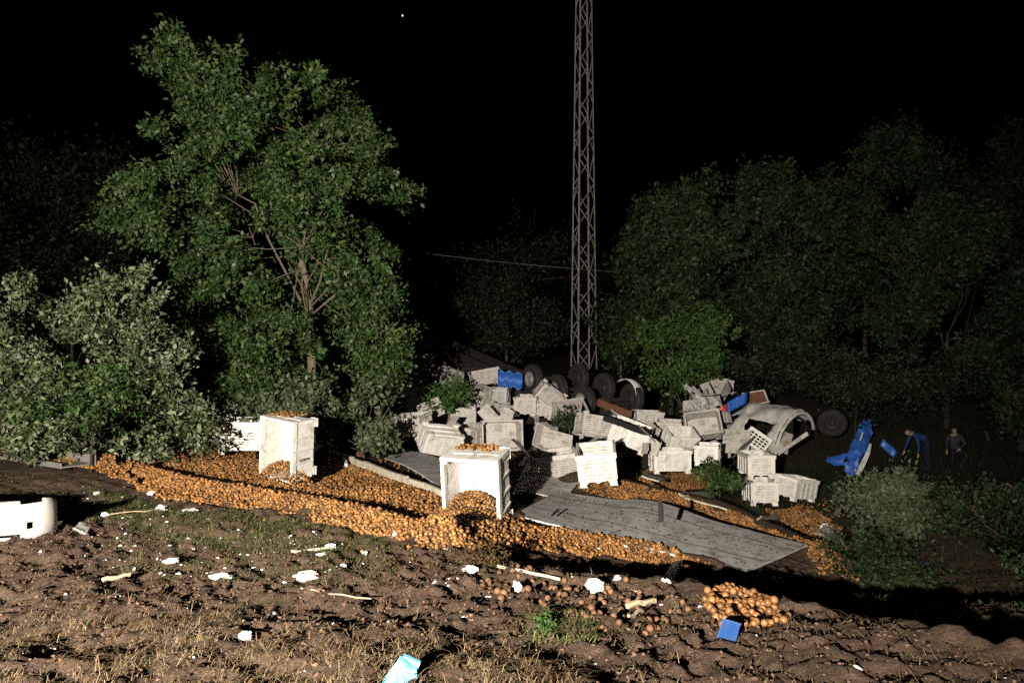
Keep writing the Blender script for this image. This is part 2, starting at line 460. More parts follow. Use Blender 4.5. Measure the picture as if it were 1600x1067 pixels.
# ------------------------------------------------------------------ foliage
def in_poly(x, y, poly):
    x = np.asarray(x); y = np.asarray(y); c = np.zeros(x.shape, bool)
    n = len(poly); j = n - 1
    for i in range(n):
        xi, yi = poly[i]; xj, yj = poly[j]
        if yi != yj:
            cond = ((yi > y) != (yj > y)) & (x < (xj - xi) * (y - yi) / (yj - yi) + xi)
            c ^= cond
        j = i
    return c

def leaves_mesh(name, C, per, rad, size, rng, upbias=0.25, stretch=None):
    """C: cluster centres (n,3); returns a mesh of folded leaf quads"""
    n = len(C); k = n * per
    ctr = np.repeat(C, per, 0)
    off = rng.normal(size=(k, 3)) * 0.5
    rr = np.repeat(rad * (0.6 + 0.8 * rng.random(n)), per)[:, None]
    if stretch is not None:
        ax = np.repeat(stretch, per, 0)
        off = off * 0.75 + ax * rng.normal(size=(k, 1)) * 0.55
    p = ctr + off * rr
    t = rng.normal(size=(k, 3)) + off * 0.8; t[:, 2] += -0.1
    t /= np.linalg.norm(t, axis=1, keepdims=True) + 1e-9
    nn = rng.normal(size=(k, 3)); nn[:, 2] += upbias * 2; nn[:, 1] -= 0.35
    s = np.cross(t, nn); s /= np.linalg.norm(s, axis=1, keepdims=True) + 1e-9
    nr = np.cross(s, t)
    L = (size * (0.4 + 1.25 * rng.random(k) ** 1.4))[:, None]; W = L * (0.42 + 0.2 * rng.random((k, 1)))
    fold = nr * L * (0.05 + 0.12 * rng.random((k, 1)))
    V = np.stack([p, p + t * L * 0.5 + s * W / 2 + fold, p + t * L - nr * L * 0.08, p + t * L * 0.5 - s * W / 2 + fold], 1).reshape(-1, 3)
    Fc = np.arange(k * 4).reshape(-1, 4)
    return np_mesh(name, V, Fc)

def crown_points(poly, d, thick, n, rng, gap=0.0, gscale=0.9, front=0.2, inset=0.0):
    """cluster centres through the volume whose outline at distance d is poly"""
    pw = [((px - 800) / F * d, CZ - (py - 533.5) / F * d) for px, py in poly]
    cxm = (min(p[0] for p in pw) + max(p[0] for p in pw)) / 2; czm = (min(p[1] for p in pw) + max(p[1] for p in pw)) / 2
    fx = max(0.6, 1 - 2.6 * inset / (max(p[0] for p in pw) - min(p[0] for p in pw))); fz = max(0.6, 1 - 2.6 * inset / (max(p[1] for p in pw) - min(p[1] for p in pw)))
    pw = [(cxm + (x - cxm) * fx, czm + (z - czm) * fz) for x, z in pw]
    xa, xb = min(p[0] for p in pw), max(p[0] for p in pw); za, zb = min(p[1] for p in pw), max(p[1] for p in pw)
    out = []
    zs = np.linspace(za, zb, 60); spans = []
    for z in zs:
        xsn = []
        for (x0, z0), (x1, z1) in zip(pw, pw[1:] + pw[:1]):
            if (z0 > z) != (z1 > z): xsn.append(x0 + (z - z0) / (z1 - z0) * (x1 - x0))
        spans.append((min(xsn), max(xsn)) if xsn else ((xa + xb) / 2, (xa + xb) / 2))
    wmax = max(b - a for a, b in spans) or 1
    while len(out) < n:
        x = rng.uniform(xa, xb, 4 * n); z = rng.uniform(za, zb, 4 * n)
        ok = in_poly(x, z, pw); x = x[ok]; z = z[ok]
        lo = np.interp(z, zs, [s[0] for s in spans]); hi = np.interp(z, zs, [s[1] for s in spans])
        half = np.maximum((hi - lo) / 2, 1e-3); u = np.clip((x - (lo + hi) / 2) / half, -1, 1)
        ym = thick * np.sqrt(1 - u * u * 0.9) * np.sqrt(np.clip(2 * half / wmax, 0.05, 1))
        y = rng.uniform(-1, 1, len(x)); y = np.sign(y) * np.abs(y) ** 0.7 * ym - front * ym
        if gap:
            g = vnoise(x / gscale + 31.7, z / gscale + y / gscale * 0.6, 77) + 0.5 * vnoise(x / gscale * 2.3, z / gscale * 2.3 + y, 78)
            k = g > gap - 0.5; x, y, z = x[k], y[k], z[k]
        out += list(zip(x, y + d, z))
    return np.array(out[:n])

def clumps(C, k, rad, rng):
    """each sampled centre becomes a clump of k twig ends"""
    o = rng.normal(size=(len(C), k, 3)); o *= (rad * (0.6 + 0.8 * rng.random((len(C), 1, 1))))
    o[..., 2] *= 0.75
    return (C[:, None, :] + o).reshape(-1, 3)

def plant(name, label, cat, poly, d, thick, n, per, rad, size, leaf, bark=None, seed=1, gap=0.3, gscale=0.9, trunk=None, trunk_r=0.12, limbs=14, twigs=90, group=None, base=None, forks=None, clump=1.0):
    rng = np.random.default_rng(seed)
    C = clumps(crown_points(poly, d, thick, max(6, n // 6), rng, gap, gscale, inset=rad * 0.95), 6, rad * clump, rng)
    if trunk is None:
        cx = C[:, 0].mean(); trunk = [(cx, d, float(G(cx, d)) - 0.1), (cx + 0.05, d, C[:, 2].min() * 0.5 + C[:, 2].mean() * 0.5)]
    tb = Vector(trunk[0])
    root = thing(name, label, cat, tb, None, group)
    mid = np.array(trunk[-1])
    out = C - mid; out /= np.linalg.norm(out, axis=1, keepdims=True) + 1e-9
    me = leaves_mesh('crown', C - np.array(tb), per, rad, size, rng, stretch=out)
    link('crown', me, leaf, root)
    mb = MB(); n_t = len(trunk)
    pts = [Vector(p) - tb for p in trunk]
    mb.tube(pts, [trunk_r * (1 - 0.55 * i / max(1, n_t - 1)) for i in range(n_t)], 8)
    ends = C[rng.choice(len(C), min(limbs, len(C)), replace=False)]
    joints = []
    for e in ends:
        f = rng.uniform(0.35, 1.0); a = pts[0].lerp(pts[-1], f) if n_t == 2 else pts[max(1, int(f * (n_t - 1)))]
        b = Vector(e) - tb; m1 = a.lerp(b, 0.35) + Vector((0, 0, -0.06 * (b - a).length)) + Vector(rng.normal(size=3) * 0.12); m2 = a.lerp(b, 0.7) + Vector(rng.normal(size=3) * 0.2)
        r0 = trunk_r * 0.2
        mb.tube([a, m1, m2, b], [r0, r0 * 0.7, r0 * 0.42, r0 * 0.15], 5, False)
        joints += [m1, m2, m1.lerp(m2, 0.5)]
    for c in C[rng.choice(len(C), min(twigs, len(C)), replace=False)]:
        b = Vector(c) - tb; j = min(joints, key=lambda q: (q - b).length) if joints else pts[-1]
        m1 = j.lerp(b, 0.5) + Vector(rng.normal(size=3) * 0.08)
        mb.tube([j, m1, b], [trunk_r * 0.13, trunk_r * 0.09, trunk_r * 0.04], 4, False)
    for fk in (forks or []):
        mb.tube([Vector(p) - tb for p in fk], [trunk_r * 0.3 * (1 - 0.75 * i / (len(fk) - 1)) for i in range(len(fk))], 6, False)
    link('trunk', mb.mesh('trunk', True), bark or M['bark'], root)
    return root

# big broadleaf tree
d = 22.0
tree_poly = [(270, 45), (292, 60), (322, 62), (330, 110), (350, 130), (362, 80), (395, 62), (440, 70), (452, 120), (478, 150), (500, 140), (515, 92), (556, 100), (575, 150), (585, 185), (592, 240),
             (640, 218), (632, 240), (596, 285), (636, 288), (622, 320), (640, 360), (630, 405), (645, 450), (632, 500), (622, 570), (590, 620), (520, 632), (470, 618), (420, 622), (360, 600), (318, 550),
             (300, 480), (322, 450), (290, 430), (262, 400), (205, 398), (172, 372), (200, 345), (215, 318), (178, 285), (222, 270), (232, 235), (262, 240), (280, 205), (300, 180), (285, 140), (262, 115)]
tx = P(487, 590, d).x
tr = [(tx, d, float(G(tx, d)) - 0.1), tuple(P(487, 575, d)), tuple(P(485, 520, d)), tuple(P(484, 470, d)), tuple(P(470, 400, d)), tuple(P(440, 320, d)), tuple(P(420, 240, d))]
y1 = d - 1.0
forks = [[tuple(P(485, 480, d)), tuple(P(512, 452, y1)), tuple(P(540, 465, y1 - .8)), tuple(P(548, 440, y1 - .9))],
         [tuple(P(484, 478, d)), tuple(P(500, 440, y1)), tuple(P(508, 405, y1 - .3)), tuple(P(514, 380, y1 - .5))],
         [tuple(P(484, 470, d)), tuple(P(462, 430, y1)), tuple(P(450, 410, y1 - .5))],
         [tuple(P(470, 470, d)), tuple(P(420, 375, y1)), tuple(P(398, 318, y1 - .7)), tuple(P(372, 305, y1 - .8))],
         [tuple(P(418, 372, y1)), tuple(P(424, 330, y1 - .4)), tuple(P(423, 300, y1 - .6))],
         [tuple(P(484, 495, d)), tuple(P(495, 485, y1)), tuple(P(530, 455, y1 - .4)), tuple(P(535, 420, y1 - .4))]]
plant('broadleaf_tree', 'tall leafy tree with forked pale branches, lit against the black sky', 'tree', tree_poly, d, 2.9, 2200, 54, 0.19, 0.115, M['leaf_tree'],
      trunk=tr, trunk_r=0.13, seed=3, gap=0.46, gscale=0.8, clump=0.95, forks=forks, limbs=9, twigs=70)
# clump of lighter leaves on the tree's lit side is a second, smaller tree of the same kind
plant('young_tree', 'smaller pale leafed tree in front of the tall tree on its tower side', 'tree',
      [(545, 440), (600, 425), (645, 470), (640, 560), (620, 640), (560, 640), (540, 560), (545, 500)], 20.0, 0.9, 130, 50, 0.22, 0.10, M['leaf_tree'],
      seed=5, gap=0.35, trunk_r=0.05, limbs=6, twigs=20)

# big pale bush at the left
bush_poly = [(-60, 500), (-20, 470), (40, 452), (45, 428), (80, 425), (85, 450), (120, 450), (150, 420), (205, 415), (240, 420), (272, 440), (262, 470), (232, 490), (250, 520), (300, 540), (288, 570), (312, 600),
             (305, 640), (340, 655), (335, 700), (290, 716), (200, 724), (110, 722), (40, 708), (-60, 700)]
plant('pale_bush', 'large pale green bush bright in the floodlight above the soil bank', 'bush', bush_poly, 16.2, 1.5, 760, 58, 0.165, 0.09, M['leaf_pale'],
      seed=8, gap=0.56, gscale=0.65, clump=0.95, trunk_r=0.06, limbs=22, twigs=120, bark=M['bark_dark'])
plant('green_shrub', 'low fresh green shrub growing into the foot of the large pale bush', 'shrub', [(130, 560), (190, 545), (215, 600), (225, 660), (180, 690), (120, 690), (20, 690), (-20, 650), (30, 610), (90, 610)], 15.0, 0.8, 110, 50, 0.2, 0.08, M['leaf_tree'],
      seed=9, gap=0.42, trunk_r=0.03, limbs=8, twigs=30, bark=M['bark_dark'])
# bushes at the foot of the tree
plant('leafy_shrub', 'arching leafy shrub between the tree trunk and the heap of bins', 'shrub',
      [(400, 610), (430, 595), (455, 580), (480, 590), (510, 610), (545, 608), (590, 600), (612, 612), (605, 640), (624, 665), (618, 708), (580, 714), (562, 680), (555, 655), (520, 645), (480, 655), (455, 672), (420, 672), (390, 650)],
      18.4, 0.6, 160, 50, 0.17, 0.10, M['leaf_olive'], seed=12, gap=0.30, gscale=0.6, trunk_r=0.035, limbs=10, twigs=30)
plant('dark_shrub', 'dark green shrub in the shade left of the tree trunk', 'shrub',
      [(320, 600), (345, 570), (400, 575), (440, 560), (470, 590), (470, 640), (400, 650), (340, 640)], 20.4, 0.8, 110, 50, 0.26, 0.12, M['leaf_tree'], seed=13, gap=0.35, trunk_r=0.04, limbs=8, twigs=25)
plant('shaded_shrub', 'deep shaded shrub behind the arching shrub beside the bins', 'shrub',
      [(450, 640), (520, 625), (590, 640), (600, 690), (560, 705), (470, 700)], 19.8, 0.5, 60, 40, 0.22, 0.1, M['leaf_tree'], seed=14, gap=0.3, trunk_r=0.03, limbs=6, twigs=20)
plant('small_sapling', 'small green sapling growing up through the heap of bins', 'sapling',
      [(668, 605), (690, 590), (712, 600), (735, 600), (738, 615), (712, 632), (690, 640), (668, 632)], 24.0, 0.4, 50, 40, 0.2, 0.12, M['leaf_bright'], seed=15, gap=0.25, trunk_r=0.03, limbs=5, twigs=12)

# dark woodland at the right
woods = [
    ('rounded_tree', 'rounded tree nearest the mast, its lit edge facing the dark gap', [(962, 360), (985, 315), (1020, 295), (1075, 285), (1120, 275), (1150, 300), (1165, 380), (1160, 480), (1130, 560), (1060, 590), (1000, 560), (985, 480), (965, 420)], 34.0, 3.5, 1150, 56, 0.36, 0.16, 'leaf_wood', 31),
    ('middle_tree', 'bushy tree in the middle of the wood with a small peaked top', [(1105, 270), (1112, 250), (1135, 240), (1150, 250), (1200, 270), (1230, 300), (1290, 320), (1320, 400), (1330, 500), (1300, 590), (1200, 600), (1150, 560), (1140, 420)], 36.5, 3.5, 1050, 54, 0.38, 0.165, 'leaf_wood', 32),
    ('tall_dark_tree', 'tallest dark tree rising behind the wood', [(1250, 275), (1285, 240), (1330, 225), (1345, 205), (1395, 200), (1440, 215), (1450, 290), (1470, 380), (1430, 470), (1360, 520), (1300, 480), (1270, 380)], 39.0, 3.5, 850, 50, 0.42, 0.17, 'leaf_wood', 33),
    ('leaning_tree', 'tree with a lit leafy shoulder and a bare leaning trunk', [(1330, 380), (1400, 350), (1440, 315), (1500, 320), (1545, 345), (1590, 360), (1605, 470), (1590, 560), (1500, 600), (1400, 570), (1345, 470)], 31.0, 2.5, 900, 52, 0.36, 0.145, 'leaf_wood', 34),
    ('edge_tree', 'very dark tree at the right edge of the photo', [(1470, 240), (1530, 215), (1560, 190), (1620, 180), (1680, 260), (1680, 420), (1600, 430), (1520, 360), (1475, 320)], 41.0, 3.5, 560, 46, 0.5, 0.18, 'leaf_wood', 35),
    ('low_edge_tree', 'low dim tree under the edge of the wood at far right', [(1520, 500), (1570, 480), (1640, 490), (1660, 600), (1640, 680), (1560, 680), (1530, 600)], 27.0, 1.6, 160, 44, 0.36, 0.13, 'leaf_wood', 36),
]
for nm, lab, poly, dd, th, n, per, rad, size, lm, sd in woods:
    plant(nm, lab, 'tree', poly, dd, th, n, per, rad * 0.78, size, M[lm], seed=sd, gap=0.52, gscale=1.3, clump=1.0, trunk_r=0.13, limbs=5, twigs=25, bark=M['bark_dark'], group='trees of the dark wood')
plant('bright_bush', 'rounded bright green bush behind the overturned trailer beside the mast', 'bush',
      [(985, 560), (1010, 520), (1050, 500), (1070, 478), (1110, 480), (1135, 495), (1140, 540), (1130, 615), (1060, 625), (990, 620)], 29.5, 1.2, 200, 55, 0.3, 0.13, M['leaf_bright'], seed=41, gap=0.34, trunk_r=0.06, limbs=8, twigs=30)
plant('mast_bush', 'dim bush between the mast and the bright green bush', 'bush',
      [(930, 500), (950, 455), (985, 450), (1000, 500), (1000, 570), (940, 585)], 35.5, 1.2, 110, 46, 0.36, 0.15, M['leaf_wood'], seed=42, gap=0.34, trunk_r=0.06, limbs=6, twigs=20)
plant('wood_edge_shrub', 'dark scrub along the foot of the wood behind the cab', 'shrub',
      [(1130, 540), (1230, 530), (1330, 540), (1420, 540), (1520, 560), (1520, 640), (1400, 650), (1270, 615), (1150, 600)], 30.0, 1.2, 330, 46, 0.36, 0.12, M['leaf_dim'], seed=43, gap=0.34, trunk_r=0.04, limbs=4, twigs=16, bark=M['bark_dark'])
# thicket behind the trailer, left of the mast
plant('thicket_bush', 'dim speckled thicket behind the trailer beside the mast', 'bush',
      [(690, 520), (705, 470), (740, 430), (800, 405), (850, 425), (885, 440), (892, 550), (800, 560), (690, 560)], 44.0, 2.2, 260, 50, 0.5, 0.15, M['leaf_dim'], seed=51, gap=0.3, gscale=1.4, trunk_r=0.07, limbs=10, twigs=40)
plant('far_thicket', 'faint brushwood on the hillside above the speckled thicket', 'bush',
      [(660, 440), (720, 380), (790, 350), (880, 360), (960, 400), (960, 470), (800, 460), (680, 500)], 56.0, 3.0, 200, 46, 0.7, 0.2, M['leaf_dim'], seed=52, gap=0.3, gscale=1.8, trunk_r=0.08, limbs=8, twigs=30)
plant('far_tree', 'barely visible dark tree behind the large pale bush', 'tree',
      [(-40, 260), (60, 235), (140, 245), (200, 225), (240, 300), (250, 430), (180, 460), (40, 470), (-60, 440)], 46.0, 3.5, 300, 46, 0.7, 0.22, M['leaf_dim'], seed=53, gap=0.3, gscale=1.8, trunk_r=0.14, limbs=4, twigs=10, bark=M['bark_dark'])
# scrub at lower right
plant('grey_green_shrub', 'grey green shrub in front of the blue bumper', 'shrub',
      [(1298, 745), (1330, 735), (1370, 745), (1400, 732), (1440, 735), (1452, 760), (1440, 800), (1450, 830), (1410, 842), (1360, 815), (1320, 800), (1300, 780)], hit(1400, 845).y, 0.7, 200, 55, 0.19, 0.075, M['leaf_olive'], seed=61, gap=0.34, gscale=0.5, trunk_r=0.025, limbs=10, twigs=40)
plant('dark_scrub', 'dark leafy scrub at the right edge beyond the grey green shrub', 'shrub',
      [(1450, 760), (1490, 735), (1540, 755), (1600, 735), (1680, 760), (1680, 960), (1600, 900), (1520, 870), (1460, 850)], hit(1520, 880).y, 0.8, 130, 50, 0.19, 0.075, M['leaf_wood'], seed=62, gap=0.48, gscale=0.6, trunk_r=0.025, limbs=10, twigs=40)
plant('fern_tuft', 'low leafy tuft at the fruit edge under the grey green shrub', 'shrub',
      [(1280, 830), (1330, 820), (1390, 850), (1450, 860), (1480, 900), (1430, 930), (1340, 915), (1300, 880)], hit(1380, 915).y, 0.4, 120, 40, 0.13, 0.055, M['leaf_wood'], seed=63, gap=0.42, gscale=0.5, trunk_r=0.015, limbs=6, twigs=20)
plant('corner_tuft', 'green leafy tuft in the dark lower right corner', 'shrub',
      [(1540, 900), (1600, 840), (1680, 860), (1680, 1000), (1600, 1000), (1550, 960)], 7.6, 0.4, 90, 40, 0.1, 0.045, M['leaf_wood'], seed=64, gap=0.4, gscale=0.4, trunk_r=0.012, limbs=6, twigs=16)
plant('weed_clump', 'small green weed clump against the white bins by the stacked pair', 'weed',
      [(1095, 752), (1105, 724), (1130, 716), (1150, 730), (1156, 765), (1100, 768)], 19.4, 0.3, 60, 30, 0.12, 0.08, M['leaf_tree'], seed=65, gap=0.1, trunk_r=0.005, limbs=4, twigs=8)
plant('weed_tuft', 'weed tuft hanging over the bin in the middle of the heap', 'weed',
      [(865, 655), (880, 648), (905, 652), (908, 664), (890, 668), (868, 664)], 22.6, 0.25, 26, 34, 0.14, 0.09, M['leaf_wood'], seed=66, gap=0.1, trunk_r=0.012, limbs=4, twigs=8)

plant('dead_weed', 'reddish brown dead weed at the lower rim of the fruit below the central bin', 'weed',
      [(705, 872), (725, 852), (770, 850), (800, 862), (795, 882), (720, 884)], hit(750, 880).y, 0.25, 60, 26, 0.07, 0.035, M['leaf_dry'], seed=71, gap=0.2, trunk_r=0.006, limbs=6, twigs=20, bark=M['bark_dark'])
plant('yellow_weed', 'small yellow green weed on the soil below the muddy fruit', 'weed',
      [(838, 985), (845, 965), (858, 962), (870, 985)], hit(855, 985).y, 0.1, 18, 12, 0.03, 0.03, M['leaf_bright'], seed=72, gap=0.1, trunk_r=0.003, limbs=3, twigs=6)

# ------------------------------------------------------------------ lattice mast
TD = 38.0
tz = float(G(P(912, 560, TD).x, TD)) - 0.2
mast = thing('lattice_mast', 'slender steel lattice mast rising out of the top of the photo', 'mast', (P(912, 560, TD).x, TD, tz), (0, 0, R(17)))
def mw(z): return 0.98 - 0.0205 * (z - 0.0)
TOP = 25.0
corners = [(-1, -1), (1, -1), (1, 1), (-1, 1)]
for cx, cy in corners:
    a = mw(0) / 2; b = mw(TOP) / 2
    mb = MB().bar((cx * a, cy * a - cy * 0.03, 0), (cx * b, cy * b - cy * 0.03, TOP), 0.012, 0.055).bar((cx * a - cx * 0.03, cy * a, 0), (cx * b - cx * 0.03, cy * b, TOP), 0.055, 0.012)
    link('leg', mb.mesh('leg'), M['steel'], mast)
for fi in range(4):
    (ax, ay), (bx, by) = corners[fi], corners[(fi + 1) % 4]
    z = 0.1 + (0.0 if fi % 2 == 0 else 0.28); flip = False
    while z < TOP - 1:
        h = 1.15
        wa, wb = mw(z) / 2, mw(z + h) / 2
        p0, p1 = ((ax, ay), (bx, by)) if not flip else ((bx, by), (ax, ay))
        link('brace', MB().bar((p0[0] * wa, p0[1] * wa, z), (p1[0] * wb, p1[1] * wb, z + h), 0.03, 0.032).mesh('brace'), M['steel'], mast)
        z += h; flip = not flip
cable = MB()
ca, cb = P(560, 388, 47), P(1330, 446, 44)
cp = [ca.lerp(cb, t / 16) - Vector((0, 0, 0.5 * (1 - (2 * t / 16 - 1) ** 2) - 0.25)) for t in range(17)]
tag(link('overhead_cable', cable.tube(cp, [0.013] * 17, 5).mesh('overhead_cable'), M['steel']), 'thin cable strung level behind the lattice mast', 'cable')

star_m = bpy.data.materials.new('star_light'); star_m.use_nodes = True
sb = star_m.node_tree.nodes['Principled BSDF']; sb.inputs['Emission Color'].default_value = (0.85, 0.92, 1.0, 1); sb.inputs['Emission Strength'].default_value = 1.2
sp_p = P(629, 25, 1500)
bm = bmesh.new(); bmesh.ops.create_icosphere(bm, subdivisions=2, radius=1.7); sme = bpy.data.meshes.new('star'); bm.to_mesh(sme); bm.free()
so = link('star', sme, star_m); so.location = sp_p
tag(so, 'single bright star high in the black sky', 'star')

# ------------------------------------------------------------------ pallet bins
BL, BW, BH = 1.15, 0.82, 0.72          # length, width, height of a bin (metres)
def wall_mesh(name, width, height, cols, rows, slot, bar, rowgap, ribs):
    """a wall panel in the x-z plane, perforated by real slots; ribs = columns that stay solid"""
    xsn = [-width / 2]; kinds = []
    pitch = (width - 0.09) / cols
    x = -width / 2 + 0.045; xsn.append(x); kinds.append('s')
    for c in range(cols):
        xsn.append(x + (pitch - slot) / 2); kinds.append('s')
        xsn.append(x + (pitch + slot) / 2); kinds.append('h' if c not in ribs else 's')
        xsn.append(x + pitch); kinds.append('s'); x += pitch
    xsn.append(width / 2); kinds.append('s')
    zsn = [0.0]; zk = []; z = 0.05; zsn.append(z); zk.append('s')
    rh = (height - 0.11) / rows
    for r in range(rows):
        zsn.append(z + rh - rowgap); zk.append('h'); zsn.append(z + rh); zk.append('s'); z += rh
    zsn.append(height); zk.append('s')
    grid = [[(xx, 0, zz) for zz in zsn] for xx in xsn]
    holes = {(i, j) for i, k in enumerate(kinds) for j, q in enumerate(zk) if k == 'h' and q == 'h'}
    mb = MB().sheet(grid, 0.014, holes)
    return mb

def bin_meshes():
    ms = {}
    z0 = 0.10; h = BH - z0
    lw = wall_mesh('wall', BL - 0.06, h, 4, 8, 0.20, 0, 0.054, set())
    for f in (-0.25, 0.0, 0.25): lw.box((f, -0.016, h / 2), (0.035, 0.02, h - 0.02))
    ms['wall_long'] = lw.mesh('wall')
    sw = wall_mesh('wall', BW - 0.06, h, 17, 6, 0.011, 0, 0.050, {0, 8, 16})
    sw.box((0, -0.017, h * 0.46), (BW - 0.1, 0.022, 0.03)).box((0, -0.017, h / 2), (0.05, 0.02, h - 0.03))
    ms['wall_short'] = sw.mesh('wall')
    fl_ = wall_mesh('floor', BL - 0.05, BW - 0.05, 18, 11, 0.016, 0, 0.045, {5, 12})
    me = fl_.mesh('floor'); me.transform(Matrix.Rotation(R(-90), 4, 'X')); me.transform(Matrix.Translation((0, -(BW - 0.05) / 2, 0.11))); 
    zc = sum(v.co.y for v in me.vertices) / len(me.vertices)
    me.transform(Matrix.Translation((0, -zc, 0)))
    ms['floor'] = me
    rim = MB()
    t = 0.055
    for s in (-1, 1):
        rim.box((0, s * (BW / 2 + 0.005), BH - 0.055), (BL + 0.07, 0.05, 0.11))
        rim.box((s * (BL / 2 + 0.005), 0, BH - 0.056), (0.05, BW - 0.041, 0.108))
    ms['rim'] = rim.mesh('rim')
    ms['corner_post'] = MB().box((0, 0, (BH - 0.08) / 2 + 0.05), (0.075, 0.075, BH - 0.16)).mesh('corner_post')
    ms['foot'] = MB().box((0, 0, 0.05), (0.15, 0.15, 0.10)).box((0, 0, 0.012), (0.17, 0.17, 0.024)).mesh('foot')
    ms['base_rail'] = MB().box((0, 0, 0.115), (BL - 0.08, 0.07, 0.045)).mesh('base_rail')
    return ms
BMESH = bin_meshes()
def bowed(me, k):
    """copy of a wall knocked out of true: bowed, skewed, its edges chewed"""
    m2 = me.copy(); r_ = random.Random(k)
    a, b, c = r_.uniform(-0.05, 0.03), r_.uniform(-0.03, 0.03), r_.uniform(-0.025, 0.025)
    xm = max(v.co.x for v in m2.vertices); zm = max(v.co.z for v in m2.vertices)
    for v in m2.vertices:
        u_, w_ = v.co.x / xm, v.co.z / zm
        v.co.y += a * (1 - u_ * u_) * w_ + b * math.sin(3 * u_ + k) * w_ * (1 - u_ * u_)
        v.co.z += c * u_ * w_ * 0.5 + 0.008 * math.sin(7 * u_ + k)
    return m2
WALLS = {key: [bowed(BMESH[key], q) for q in range(6)] for key in ('wall_long', 'wall_short')}
WALLS_GREY = {key: [m_.copy() for m_ in v] for key, v in WALLS.items()}
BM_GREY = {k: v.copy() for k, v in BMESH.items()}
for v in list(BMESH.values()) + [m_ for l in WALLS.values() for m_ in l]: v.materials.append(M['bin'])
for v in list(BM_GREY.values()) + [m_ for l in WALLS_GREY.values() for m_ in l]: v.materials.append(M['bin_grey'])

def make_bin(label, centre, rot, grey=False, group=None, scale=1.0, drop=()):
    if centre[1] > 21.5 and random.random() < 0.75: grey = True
    if centre[1] > 19.5: scale *= 0.83
    rm = Euler([R(a) for a in rot], 'XYZ').to_matrix()
    base = Vector(centre) - rm @ Vector((0, 0, BH / 2 * scale))
    root = thing('pallet_bin', label, 'bin', base, None, group or 'white plastic pallet bins')
    root.rotation_euler = Euler([R(a) for a in rot], 'XYZ'); root.scale = (scale,) * 3
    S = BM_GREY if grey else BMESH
    def part(nm, key, loc=(0, 0, 0), rz=0):
        me_ = random.choice((WALLS_GREY if grey else WALLS)[key]) if key in WALLS else S[key]
        o = link(nm, me_, None, root); o.location = loc; o.rotation_euler = (0, 0, rz)
    if 'front' not in drop: part('wall', 'wall_long', (0, -BW / 2 + 0.02, 0.10))
    if 'back' not in drop: part('wall', 'wall_long', (0, BW / 2 - 0.02, 0.10), math.pi)
    if 'left' not in drop: part('wall', 'wall_short', (-BL / 2 + 0.02, 0, 0.10), -math.pi / 2)
    if 'right' not in drop: part('wall', 'wall_short', (BL / 2 - 0.02, 0, 0.10), math.pi / 2)
    part('floor', 'floor'); 
    if 'rim' not in drop: part('rim', 'rim')
    for sx in (-1, 1):
        for sy in (-1, 1):
            part('corner_post', 'corner_post', (sx * (BL / 2 - 0.03), sy * (BW / 2 - 0.03), 0.05))
            part('foot', 'foot', (sx * (BL / 2 - 0.085), sy * (BW / 2 - 0.085), 0))
    for sy in (-1, 0, 1):
        part('base_rail', 'base_rail', (0, sy * (BW / 2 - 0.16), -0.03))
    return root

def bin_px(label, px, py, d, rot, **k):
    return make_bin(label, P(px, py, d), rot, **k)

# rot = (about x, about y, about z) degrees; x=90 turns the opening to the camera
def end_bin(label, px, py, d, yaw, roll=0, lean=0, **k):
    """bin standing on its short end: opening toward the camera, long side upright"""
    m = Matrix.Rotation(R(yaw), 3, 'Z') @ Matrix.Rotation(R(lean), 3, 'X') @ Matrix.Rotation(R(roll), 3, 'Y') @ Matrix.Rotation(R(90), 3, 'X') @ Matrix.Rotation(R(90), 3, 'Z')
    e_ = m.to_euler('XYZ')
    return make_bin(label, P(px, py, d), [math.degrees(a) for a in e_], **k)
B_A = (452, 697, 14.6); B_B = (748, 766, 12.5)
mk_a = end_bin('overturned white bin tipped on its end, fruit pouring from it, nearest the pale bush', *B_A, -29, 6, 4, scale=0.92)
end_bin('white bin standing on end in the centre, fruit heaped in its open mouth', *B_B, -17, 1, 11, scale=1.06)
bin_px('white bin standing under the pale bush behind the tipped bright bin', 383, 680, 18.0, (3, 2, 16))
bin_px('white bin lying upside down behind the one under the pale bush', 366, 645, 20.4, (180, 0, 80))
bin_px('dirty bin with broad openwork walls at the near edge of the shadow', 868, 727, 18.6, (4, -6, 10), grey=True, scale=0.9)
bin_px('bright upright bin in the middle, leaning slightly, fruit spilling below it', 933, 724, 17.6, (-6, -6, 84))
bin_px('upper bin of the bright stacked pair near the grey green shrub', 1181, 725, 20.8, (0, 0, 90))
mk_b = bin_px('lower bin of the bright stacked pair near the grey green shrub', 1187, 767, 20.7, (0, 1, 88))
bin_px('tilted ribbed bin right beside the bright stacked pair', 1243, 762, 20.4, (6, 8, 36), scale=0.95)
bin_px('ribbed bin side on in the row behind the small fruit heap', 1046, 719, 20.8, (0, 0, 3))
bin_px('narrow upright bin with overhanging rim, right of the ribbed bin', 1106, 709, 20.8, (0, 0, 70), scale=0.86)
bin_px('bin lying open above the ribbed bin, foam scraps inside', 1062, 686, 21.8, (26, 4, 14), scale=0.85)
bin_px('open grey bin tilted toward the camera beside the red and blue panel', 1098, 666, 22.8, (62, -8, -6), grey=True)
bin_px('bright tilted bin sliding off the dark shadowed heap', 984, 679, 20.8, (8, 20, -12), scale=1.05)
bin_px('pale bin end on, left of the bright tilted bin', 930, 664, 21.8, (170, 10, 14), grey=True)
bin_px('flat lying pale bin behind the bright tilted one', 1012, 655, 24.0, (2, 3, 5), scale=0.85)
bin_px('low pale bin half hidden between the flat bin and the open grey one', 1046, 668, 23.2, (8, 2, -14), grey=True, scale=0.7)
bin_px('bin facing the camera squarely, a little fruit in its lower edge', 781, 681, 21.4, (82, 0, 14), grey=True, scale=1.12)
